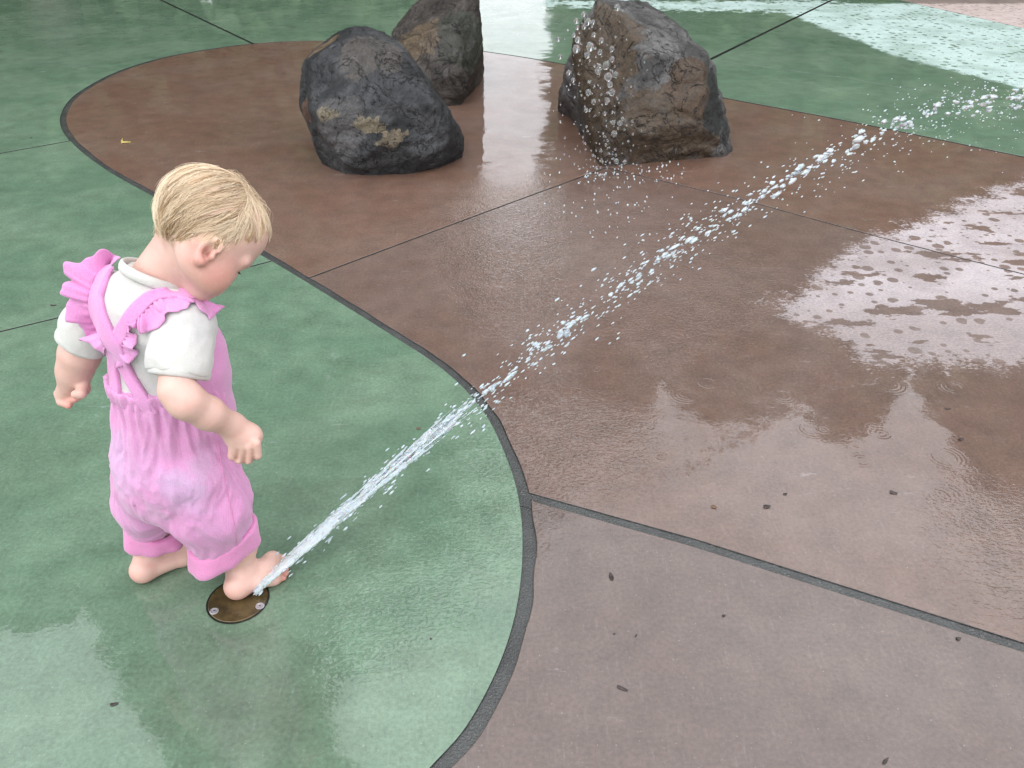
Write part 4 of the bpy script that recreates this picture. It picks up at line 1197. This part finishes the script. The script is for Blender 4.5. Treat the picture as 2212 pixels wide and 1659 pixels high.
# right strap (over the near shoulder) and left strap, crossing low on the back
ribbon('strap', [(408, 628), (360, 621), (325, 627), (290, 656), (267, 683), (252, 712), (236, 750), (232, 790), (238, 830), (246, 880)],
       [(420, 650), (375, 646), (338, 652), (308, 682), (286, 706), (275, 730), (263, 756), (258, 795), (262, 830), (268, 884)], 1.05, PINKR)
ribbon('strap', [(247, 580), (228, 632), (226, 648), (232, 676), (250, 717), (272, 752), (283, 785), (306, 828), (342, 884)],
       [(222, 588), (203, 636), (203, 674), (222, 721), (240, 748), (256, 766), (268, 800), (288, 838), (318, 888)], 1.09, PINKR, 0.0062)
ruffle('ruffle', [(460, 668), (425, 648), (390, 644), (350, 648), (330, 660), (312, 676), (298, 690), (288, 700)], [(470, 672), (450, 692), (415, 668), (384, 676), (358, 697), (322, 717), (302, 708), (276, 690)], 1.02, PINKR, 4.6, 0.0090, 0.007, 1, 22)
ruffle('ruffle', [(284, 702), (277, 722), (268, 742), (263, 760), (262, 778)], [(284, 700), (299, 730), (302, 755), (290, 778), (264, 786)], 1.02, PINKR, 3.4, 0.0075, 0.005, 2, 22)
ruffle('ruffle', [(240, 578), (222, 592), (210, 615), (203, 640), (203, 665), (210, 695), (222, 718), (236, 742)], [(262, 562), (200, 560), (152, 585), (154, 615), (150, 650), (168, 690), (196, 728), (232, 764)], 1.11, PINKR, 4.8, 0.0085, 0.005, 4, 22)
ring('collar', NC - NA * 0.003, NA, 0.0490, 0.0032, WHITE, shirt, 1.0, 0.0, 2.4)

# ---- hair: fine damp locks lying on the skull, parted round a whorl
skin_bvh = BVHTree.FromPolygons([tuple(v) for v in SKV], [tuple(int(x) for x in f) for f in SKF])
whorl = unit(-0.42 * HF + 0.10 * HL + 0.9 * HU)
def hairline(q):                            # 0 below the hairline, 1 well inside
    v = (q - HC) / (0.078 * HS)
    f, u = v @ HF, v @ HU
    lim = np.interp(f, [-1.2, -0.8, -0.4, 0.0, 0.35, 0.6, 0.85, 1.1], [-1.15, -1.10, -0.86, -0.48, -0.34, 0.02, 0.50, 0.72])
    return u - lim
hr_rng = np.random.default_rng(5)
roots = []
while len(roots) < 520:
    d = unit(hr_rng.normal(size=3)); q = HC + d * 0.075
    if hairline(q) > 0.02 + 0.35 * hr_rng.random() ** 2: roots.append(q)
def snap(q, off):
    h, n, i, dd = skin_bvh.find_nearest(Vector(q))
    return np.array(h) + unit(np.array(h) - HC) * off, np.array(n)
HV, HFc, HT = [], [], []
def strand(P, r0, col):
    k = len(HV); m = len(P)
    T = np.gradient(P, axis=0)
    for i in range(m):
        t = unit(T[i]); o = unit(P[i] - HC); a = unit(np.cross(t, o)); rr = r0 * (1 - 0.65 * (i / (m - 1)) ** 2)
        HV.extend([P[i] + a * rr, P[i] - a * rr, P[i] + o * rr * 0.9]); HT.extend([col] * 3)
    for i in range(m - 1):
        for j in range(3):
            b0, b1 = k + i * 3 + j, k + i * 3 + (j + 1) % 3
            HFc.append((b0, b1, b1 + 3, b0 + 3))
M_ = 8
def guide(q, L, lift, wob):
    P = []
    p_, n_ = snap(q, 0.001); st = L / (M_ - 1)
    sw = hr_rng.normal() * 0.5; ph = hr_rng.random() * 6.28
    for i in range(M_):
        P.append(p_)
        o = unit(p_ - HC); tg = o - whorl * (o @ whorl) * 0 - whorl
        tg = tg - o * (tg @ o); tg = unit(tg) if np.linalg.norm(tg) > 1e-3 else unit(np.cross(o, HL))
        fr_ = float(np.clip((o @ HF + 0.1) / 1.0, 0, 1))
        back = (-HU * 0.45 - HF * 1.15) * (1 - fr_) + (-HU * 0.5 - HF * 0.1) * fr_    # combed back and down, the front falls forward
        tg = unit(tg + back - o * (back @ o) + np.cross(o, tg) * (0.30 + 0.35 * sw * math.sin(ph + i * 0.5) * wob))
        a_, _ = snap(p_ + tg * st, 0.0)
        ov = hairline(a_)
        off = lift * math.sin(math.pi * min(1, (i + 1) / (M_ - 1)) * 0.8) + 0.0012
        if ov < 0.12 - 0.34 * (ph / 6.28) and i > 1: break
        p_ = a_ + unit(a_ - HC) * off
    return np.array(P)
blond, pale, damp_ = np.array([0.76, 0.585, 0.39]), np.array([0.90, 0.76, 0.57]), np.array([0.40, 0.26, 0.145])
for gi, q in enumerate(roots):
    inside = hairline(q)
    L_ = hr_rng.uniform(0.035, 0.070) * (0.55 if inside < 0.15 else 1.0)
    g = guide(q, L_, hr_rng.uniform(0.0002, 0.0020), 1.8)
    wet = hr_rng.random() < (0.30 if inside > 0.5 else 0.5)
    col = damp_ * hr_rng.uniform(0.9, 1.5) if wet else blond + (pale - blond) * hr_rng.random()
    ns = 13 if wet else 15
    spread = 0.0050 if not wet else 0.0026
    Mg = len(g)
    for _ in range(ns):
        off = hr_rng.normal(size=3) * spread; on_ = unit(g[0] - HC); off -= on_ * (off @ on_) * 0.85
        conv = (1 - np.linspace(0, 1, Mg)[:, None] * (0.90 if wet else 0.62))
        P = g + off * conv + hr_rng.normal(size=(1, 3)) * 0.0004
        out = np.linalg.norm(P - HC, axis=1)
        keepout = np.linalg.norm(g - HC, axis=1) - 0.0008
        P = HC + (P - HC) * (np.maximum(out, keepout) / out)[:, None]
        strand(P[:max(3, int(Mg * hr_rng.uniform(0.75, 1.0)))], 0.00025 if not wet else 0.00032, np.clip(col * hr_rng.uniform(0.85, 1.15), 0, 1))
for _ in range(420):                        # loose wisps at the nape, round the ear and over the crown
    t_ = hr_rng.random()
    if t_ < 0.45: q0 = hp(-0.080 + 0.06 * hr_rng.random(), hr_rng.uniform(-0.03, 0.07), -0.035 - 0.03 * hr_rng.random()); dr = unit(-HU + 0.5 * HF * hr_rng.normal() + 0.3 * HL); L_ = hr_rng.uniform(0.008, 0.022); up_ = 0.001
    elif t_ < 0.55: q0 = hp(hr_rng.uniform(-0.05, 0.05), 0.07, hr_rng.uniform(-0.04, -0.01)); dr = unit(-HU - 0.9 * HF * hr_rng.random() + 0.4 * HF); L_ = hr_rng.uniform(0.008, 0.02); up_ = 0.0012
    else: q0 = hp(hr_rng.uniform(-0.05, 0.03), hr_rng.uniform(-0.04, 0.03), 0.09); dr = unit(0.5 * hr_rng.normal(size=3) + 0.9 * HF); L_ = hr_rng.uniform(0.02, 0.04); up_ = hr_rng.uniform(0.003, 0.010)
    P = []
    pp = np.array(q0)
    for i in range(7):
        a_, n_ = snap(pp, 0.0); o = unit(a_ - HC); P.append(a_ + o * (0.0008 + up_ * math.sin(math.pi * i / 6)))
        dr = unit(dr - o * (dr @ o) + 0.12 * hr_rng.normal(size=3)); pp = a_ + dr * L_ / 6
    strand(np.array(P), 0.00020, (blond if t_ > 0.45 else blond * 0.8) * hr_rng.uniform(0.8, 1.1))
me = np_mesh('hair', np.array(HV), HFc); set_attr(me, 'tint', np.array(HT))
M = Mat('blond_hair')
M.bsdf(Base_Color=M.attr('tint'), Roughness=0.42, Specular_IOR_Level=0.5)
hair = link('hair', me, M.m, person, True); hair['label'] = 'short damp blond hair'
print('hair tris', len(HFc) * 2)
# scalp seen through the thin hair
tv = np.empty(len(person.data.vertices) * 4, np.float32); at_ = person.data.attributes['tint']; at_.data.foreach_get('color', tv); tv = tv.reshape(-1, 4)
dist = np.linalg.norm(SKV - HC, axis=1)
w = np.clip((hairline(SKV) + 0.16) / 0.34, 0, 1) * (dist < 0.1)
tv[:, :3] += (np.array([0.70, 0.50, 0.36]) - tv[:, :3]) * (0.8 * w)[:, None]
at_.data.foreach_set('color', tv.ravel())
# lashes
M = Mat('lash'); M.bsdf(Base_Color=(0.08, 0.05, 0.03), Roughness=0.5)
for s_ in (1, -1):
    LV_ = []; LF_ = []
    for i in range(9):
        a0 = hp(0.080, (0.020 + 0.0022 * i) * s_, -0.034); a1 = a0 + HF * 0.006 + HL * 0.002 * s_ - HU * 0.002
        v, f = tube([a0, (a0 + a1) / 2 - HU * 0.0006, a1], [0.0005, 0.0004, 0.0002], 4); k = len(LV_); LV_.extend(v); LF_ += [tuple(x + k for x in q) for q in f]
    o = link('eyelashes', np_mesh('eyelashes', np.array(LV_), LF_), M.m, person, True); o['kind'] = 'stuff'
# ------------------------------------------------------------------ water in the air
def watermat(name, white, alpha_rough):
    M = Mat(name)
    g = M.n('ShaderNodeBsdfPrincipled')
    for k, v in (('Base Color', (1, 1, 1, 1)), ('Roughness', alpha_rough), ('IOR', 1.33), ('Transmission Weight', 1.0)): g.inputs[k].default_value = v
    d = M.n('ShaderNodeBsdfPrincipled')          # water beaten full of air
    for k, v in (('Base Color', (0.80, 0.83, 0.86, 1)), ('Roughness', 0.35), ('Subsurface Weight', 0.3)): d.inputs[k].default_value = v
    m = M.n('ShaderNodeMixShader'); M.put(m.inputs[0], white)
    M.t.links.new(g.outputs[0], m.inputs[1]); M.t.links.new(d.outputs[0], m.inputs[2]); M.t.links.new(m.outputs[0], M.out.inputs['Surface'])
    return M.m
WJET = watermat('aerated_water', 0.60, 0.10)
WFOAM = watermat('foaming_water', 0.55, 0.12)
WDROP = watermat('water_drop', 0.10, 0.0)

nz0 = G(548, 1281, 0.012); END = AT(2212, 215, 3.0); HZ = END[:2] - nz0[:2]
JA, JB = 1.20, 0.866                        # rise and fall of the jet along s = 0..1 (a ballistic arc about three metres long)
def jet(s):
    q = np.zeros((np.size(s), 3)); s = np.atleast_1d(s)
    q[:, 0] = nz0[0] + HZ[0] * s; q[:, 1] = nz0[1] + HZ[1] * s; q[:, 2] = nz0[2] + JA * s - JB * s * s
    return q
def jdir(s):
    v = np.stack([np.full(np.size(s), HZ[0]), np.full(np.size(s), HZ[1]), JA - 2 * JB * np.atleast_1d(s)], 1)
    return v / np.linalg.norm(v, axis=1)[:, None]

def ico(sub):
    bm = bmesh.new(); bmesh.ops.create_icosphere(bm, subdivisions=sub, radius=1.0)
    V = np.array([v.co for v in bm.verts]); F = np.array([[v.index for v in f.verts] for f in bm.faces]); bm.free()
    return V, F
IV1, IF1 = ico(1); IV2, IF2 = ico(2)

def drops(name, P, D, Lr, Rr, mat, fine=True, wob=0.25, seed=0):   # blobs of water, each drawn out along D
    r = np.random.default_rng(seed)
    V0, F0 = (IV2, IF2) if fine else (IV1, IF1)
    n = len(P); Vs = []
    for i in range(n):
        d = D[i]; a = unit(np.cross(d, [0.3, 0.1, 1.0])); b = np.cross(d, a)
        sh = 1 + wob * (np.sin(V0 @ r.normal(size=3) * 3 + r.random() * 6) + 0.6 * np.sin(V0 @ r.normal(size=3) * 6 + r.random() * 6))
        L = V0 * sh[:, None]
        Vs.append(P[i] + L[:, :1] * d * Lr[i] + L[:, 1:2] * a * Rr[i] + L[:, 2:] * b * Rr[i])
    V = np.vstack(Vs); F = (F0[None] + (np.arange(n) * len(V0))[:, None, None]).reshape(-1, 3)
    return link(name, np_mesh(name, V, F), mat, None, True)

r = np.random.default_rng(33)
# the solid root of the jet, torn into ropes, from under the foot to about half a metre out
Jf = Field(jet(0.0)[0] - [0.06, 0.06, 0.03], jet(0.175)[0] + [0.06, 0.06, 0.05], 0.0016)
for k in range(480):
    s0 = 0.15 * r.random() ** 1.15; ln = r.uniform(0.004, 0.020) * (1.4 if s0 < 0.03 else 1.0)
    q = jet(np.array([s0, s0 + ln])); dd = jdir(s0)[0]; a = unit(np.cross(dd, [0, 0, 1.0])); b_ = np.cross(a, dd)
    fan = 0.0050 + 0.027 * math.sqrt(s0)
    an = r.random() * 6.28; rr0 = r.random() ** (0.5 if s0 < 0.06 else 0.8)
    off = a * math.cos(an) * rr0 * fan * 1.2 + b_ * math.sin(an) * rr0 * fan * 0.7
    rd = r.uniform(0.0011, 0.0030) * (1.2 - 3.0 * s0) * (1.25 - 0.6 * rr0)
    Jf.cone(q[0] + off, q[1] + off * 1.15, rd * 0.7, rd, 0.0018)
V, F = nets(Jf.d, Jf.lo, Jf.h); V = relax(V, F, 1, 0.4)
N_ = vnormals(V, F); V = V + N_ * (0.0011 * fbm(V * 190, 2, 7))[:, None]
if np.einsum('ij,ij->', V[F[:, 0]], np.cross(V[F[:, 1]], V[F[:, 2]])) < 0: F = F[:, ::-1]
core = link('water_jet', np_mesh('water_jet', V, F), WFOAM, None, True)
del Jf
tag(core, 'white foaming jet of water spurting from under the toddler\'s foot', 'water jet', kind='stuff')
# clots and drops further along the arc
def along(n, s0, s1, pw, spread, lo, hi, stretch, seed, skew=0.0, clump=0):
    r = np.random.default_rng(seed)
    s = s0 + (s1 - s0) * r.random(n) ** pw
    if clump: c_ = s0 + (s1 - s0) * (np.arange(clump) + r.random(clump)) / clump; s = c_[r.integers(0, clump, n)] + r.normal(size=n) * 0.008
    P = jet(s); D = jdir(s); a = np.cross(D, [0, 0, 1.0]); a /= np.linalg.norm(a, axis=1)[:, None]; b = np.cross(a, D)
    w = spread * (0.25 + s)
    P = P + a * (r.normal(size=n) * w * 0.9 + skew * w)[:, None] + b * (r.normal(size=n) * w)[:, None]
    R_ = r.uniform(lo, hi, n) * r.uniform(0.6, 1.0, n)
    if clump: R_ = R_ * (0.65 + 0.5 * s)
    D = D + r.normal(size=(n, 3)) * 0.06; D /= np.linalg.norm(D, axis=1)[:, None]
    return P, D, R_ * stretch * r.uniform(0.7, 1.4, n), R_
big = along(240, 0.10, 1.04, 0.9, 0.015, 0.0024, 0.0070, 2.7, 1, 0.0, 40)
o = drops('water_clots', *big, WJET, True, 0.36, 3); tag(o, 'torn white clots of water strung along the middle of the arcing jet', 'water', kind='stuff')
sm = along(850, 0.02, 1.04, 0.85, 0.058, 0.0010, 0.0027, 3.2, 2, 0.25); sm2 = along(420, 0.0, 0.45, 1.0, 0.035, 0.0010, 0.0022, 3.5, 5)
P_ = np.vstack([sm[0], sm2[0]]); ok = P_[:, 2] > 0.004
o = drops('spray', P_[ok], np.vstack([sm[1], sm2[1]])[ok], np.concatenate([sm[2], sm2[2]])[ok], np.concatenate([sm[3], sm2[3]])[ok], WJET, False, 0.12, 4)
tag(o, 'fine spray of small drops around the arcing jet', 'water', kind='stuff')
# round drops falling in front of the tall boulder
r = np.random.default_rng(9)
pts, rad = [], []
for (x, y, q) in [(1333, 16, 7), (1261, 31, 6), (1245, 45, 6), (1270, 47, 8), (1281, 48, 5), (1262, 58, 6), (1247, 60, 5), (1240, 76, 5), (1248, 86, 7), (1283, 75, 5), (1299, 87, 6), (1275, 101, 9), (1245, 106, 9), (1296, 113, 6), (1269, 119, 7), (1322, 105, 6), (1322, 128, 6), (1309, 142, 9),
                  (1229, 157, 6), (1292, 152, 7), (1314, 166, 9), (1329, 161, 7), (1317, 182, 7), (1271, 200, 7), (1322, 199, 8), (1282, 220, 6), (1312, 217, 6), (1266, 238, 5), (1306, 245, 4), (1345, 256, 4), (1324, 265, 5), (1339, 266, 6), (1327, 289, 7), (1210, 123, 5), (1206, 85, 5), (1331, 348, 6), (1349, 350, 5), (1238, 173, 5), (1295, 142, 5)]:
    Yd = 3.26 + r.uniform(-0.05, 0.05); pts.append(AT(x, y, Yd)); rad.append(RP(x, y, Yd, q * 0.95))
for _ in range(210):
    x = r.normal(1290, 40); y = 20 + 360 * r.random() ** 0.7; Yd = 3.20 + r.uniform(-0.10, 0.10)
    q = AT(x, y, Yd)
    if q[2] > 0.01: pts.append(q); rad.append(RP(x, y, Yd, r.uniform(1.1, 2.9)))
pts = np.array(pts); rad = np.array(rad)
o = drops('falling_drops', pts, np.tile([[0.0, 0, 1.0]], (len(pts), 1)), rad * 1.15, rad, WDROP, True, 0.06, 6)
tag(o, 'glassy round drops falling in front of the tall boulder', 'water drops', kind='stuff')
# beads thrown up where drops strike the paving
P_, R_ = [], []
for _ in range(170):
    x = r.normal(1335, 75); y = r.normal(372, 16) if r.random() < 0.6 else r.uniform(360, 520)
    c = G(x, y, 0.003 + 0.03 * r.random() ** 2); P_.append(c); R_.append(RP(x, y, c[1], r.uniform(0.8, 2.3)))
P_, R_ = np.array(P_), np.array(R_)
o = drops('splashes', P_, np.tile([[0.0, 0, 1.0]], (len(P_), 1)), R_ * 1.3, R_, WJET, False, 0.2, 8)
tag(o, 'tiny beads of splash on the paving at the foot of the tall boulder', 'water', kind='stuff')

# ------------------------------------------------------------------ bits lying on the paving
def bitmat(name, a, b):
    M = Mat(name); M.bsdf(Base_Color=M.mix(M.ramp(M.noise(M.pos(), 160, 3), 0.35, 0.65), a, b), Roughness=0.45)
    return M.m
DARKB = bitmat('dark_husk', (0.012, 0.009, 0.008), (0.05, 0.035, 0.03)); BRNB = bitmat('brown_leaf', (0.07, 0.035, 0.018), (0.13, 0.07, 0.035)); YELB = bitmat('yellow_leaf', (0.35, 0.27, 0.06), (0.45, 0.36, 0.12))
def seed_husk(px, py, Lpx, Wpx, ang, mat, label, sd, flat=0.35):
    q = G(px, py); k = RP(px, py, q[1], 1.0)
    V0, F0 = IV2, IF2
    sh = 1 + 0.18 * fbm(V0 * 2.0 + sd * 3, 2, sd)
    V = V0 * sh[:, None] * np.array([Lpx * k / 2, Wpx * k / 2, Wpx * k / 2 * flat])
    V[:, 1] *= (1 - 0.35 * V0[:, 0]); V[:, 2] += 0.25 * Wpx * k * V0[:, 0] ** 2
    o = link('husk', np_mesh('husk', V, F0), mat, None, True)
    o.location = (q[0], q[1], max(0.0008, Wpx * k * 0.12)); o.rotation_euler = (0, 0, ang)
    tag(o, label, 'debris', 'bits of debris on the wet paving')
k_ = 2212 / 2500
for (x, y, L_, W_, an, mt, lb) in [
    (1492, 1408, 24, 11, 1.7, DARKB, 'dark upright husk left of the wide grey joint on the near brown paving'),
    (1520, 1682, 30, 9, -0.5, DARKB, 'dark thin twig bit low on the near brown paving'),
    (2162, 1858, 24, 8, 0.7, DARKB, 'small dark stick at the bottom edge of the brown paving'),
    (2340, 1560, 14, 10, 0.2, DARKB, 'dark crumb just below the wide grey joint at the right'),
    (1767, 1504, 9, 7, 0.3, DARKB, 'round dark seed in the middle of the near brown paving'),
    (1872, 1238, 18, 13, 0.1, DARKB, 'round black husk in the pale reflection above the wide joint'),
    (1743, 1239, 14, 11, -0.6, BRNB, 'rust brown leaf crumb beside the round black husk'),
    (1917, 1207, 11, 8, 0.2, DARKB, 'small dark seed above and right of the round black husk'),
    (2181, 1204, 19, 11, -0.4, DARKB, 'dark split husk in the pale reflection at the right'),
    (2346, 1074, 13, 9, 0.3, DARKB, 'dark crumb on the edge of the brown reflection at the right'),
    (2314, 999, 15, 8, -0.1, DARKB, 'dark husk inside the pale notch of reflection at the right'),
    (280, 1720, 20, 10, 0.3, DARKB, 'black seed lying in the pale puddle at the lower left'),
    (1022, 1047, 12, 8, 0.2, BRNB, 'brown leaf crumb on the green paving above the jet'),
    (131, 746, 17, 6, 0.0, DARKB, 'dark sliver on the green paving left of the toddler\'s shoulder'),
    (1052, 1560, 6, 5, 0.0, DARKB, 'tiny dark speck low on the curved green paving'),
    (76, 337, 7, 4, 0.0, DARKB, 'dark speck on the green paving by the left edge'),
    (1500, 1548, 6, 5, 0.4, DARKB, 'tiny dark speck among the twigs of the near brown paving'),
    (1553, 1552, 9, 4, 1.0, DARKB, 'short dark splinter right of the tiny speck on the near paving')]:
    seed_husk(x * k_, y * k_, L_ * k_ * 1.0, W_ * k_ * 1.0, an, mt, lb, int(x) % 91)
# a folded yellow leaf
q = G(268, 309); s_ = RP(268, 309, q[1], 1.0)
V = np.array([(-8, 6, 0.3), (-5, -3, 0.3), (0, -2, 1.5), (14, 0, 0.5), (13, 3, 2.0), (-3, 2, 3.0), (-11, 14, 4), (-9, 2, 0.4)]) * s_ * np.array([1, 1.6, 1])
o = link('leaf', np_mesh('leaf', V, [(0, 1, 5), (1, 2, 5), (2, 3, 4), (2, 4, 5), (0, 5, 6), (7, 0, 6)]), YELB); o.location = (q[0], q[1], 0.001)
md = o.modifiers.new('thick', 'SOLIDIFY'); md.thickness = 0.001
tag(o, 'small curled yellow leaf on the brown paving left of the boulders', 'leaf')
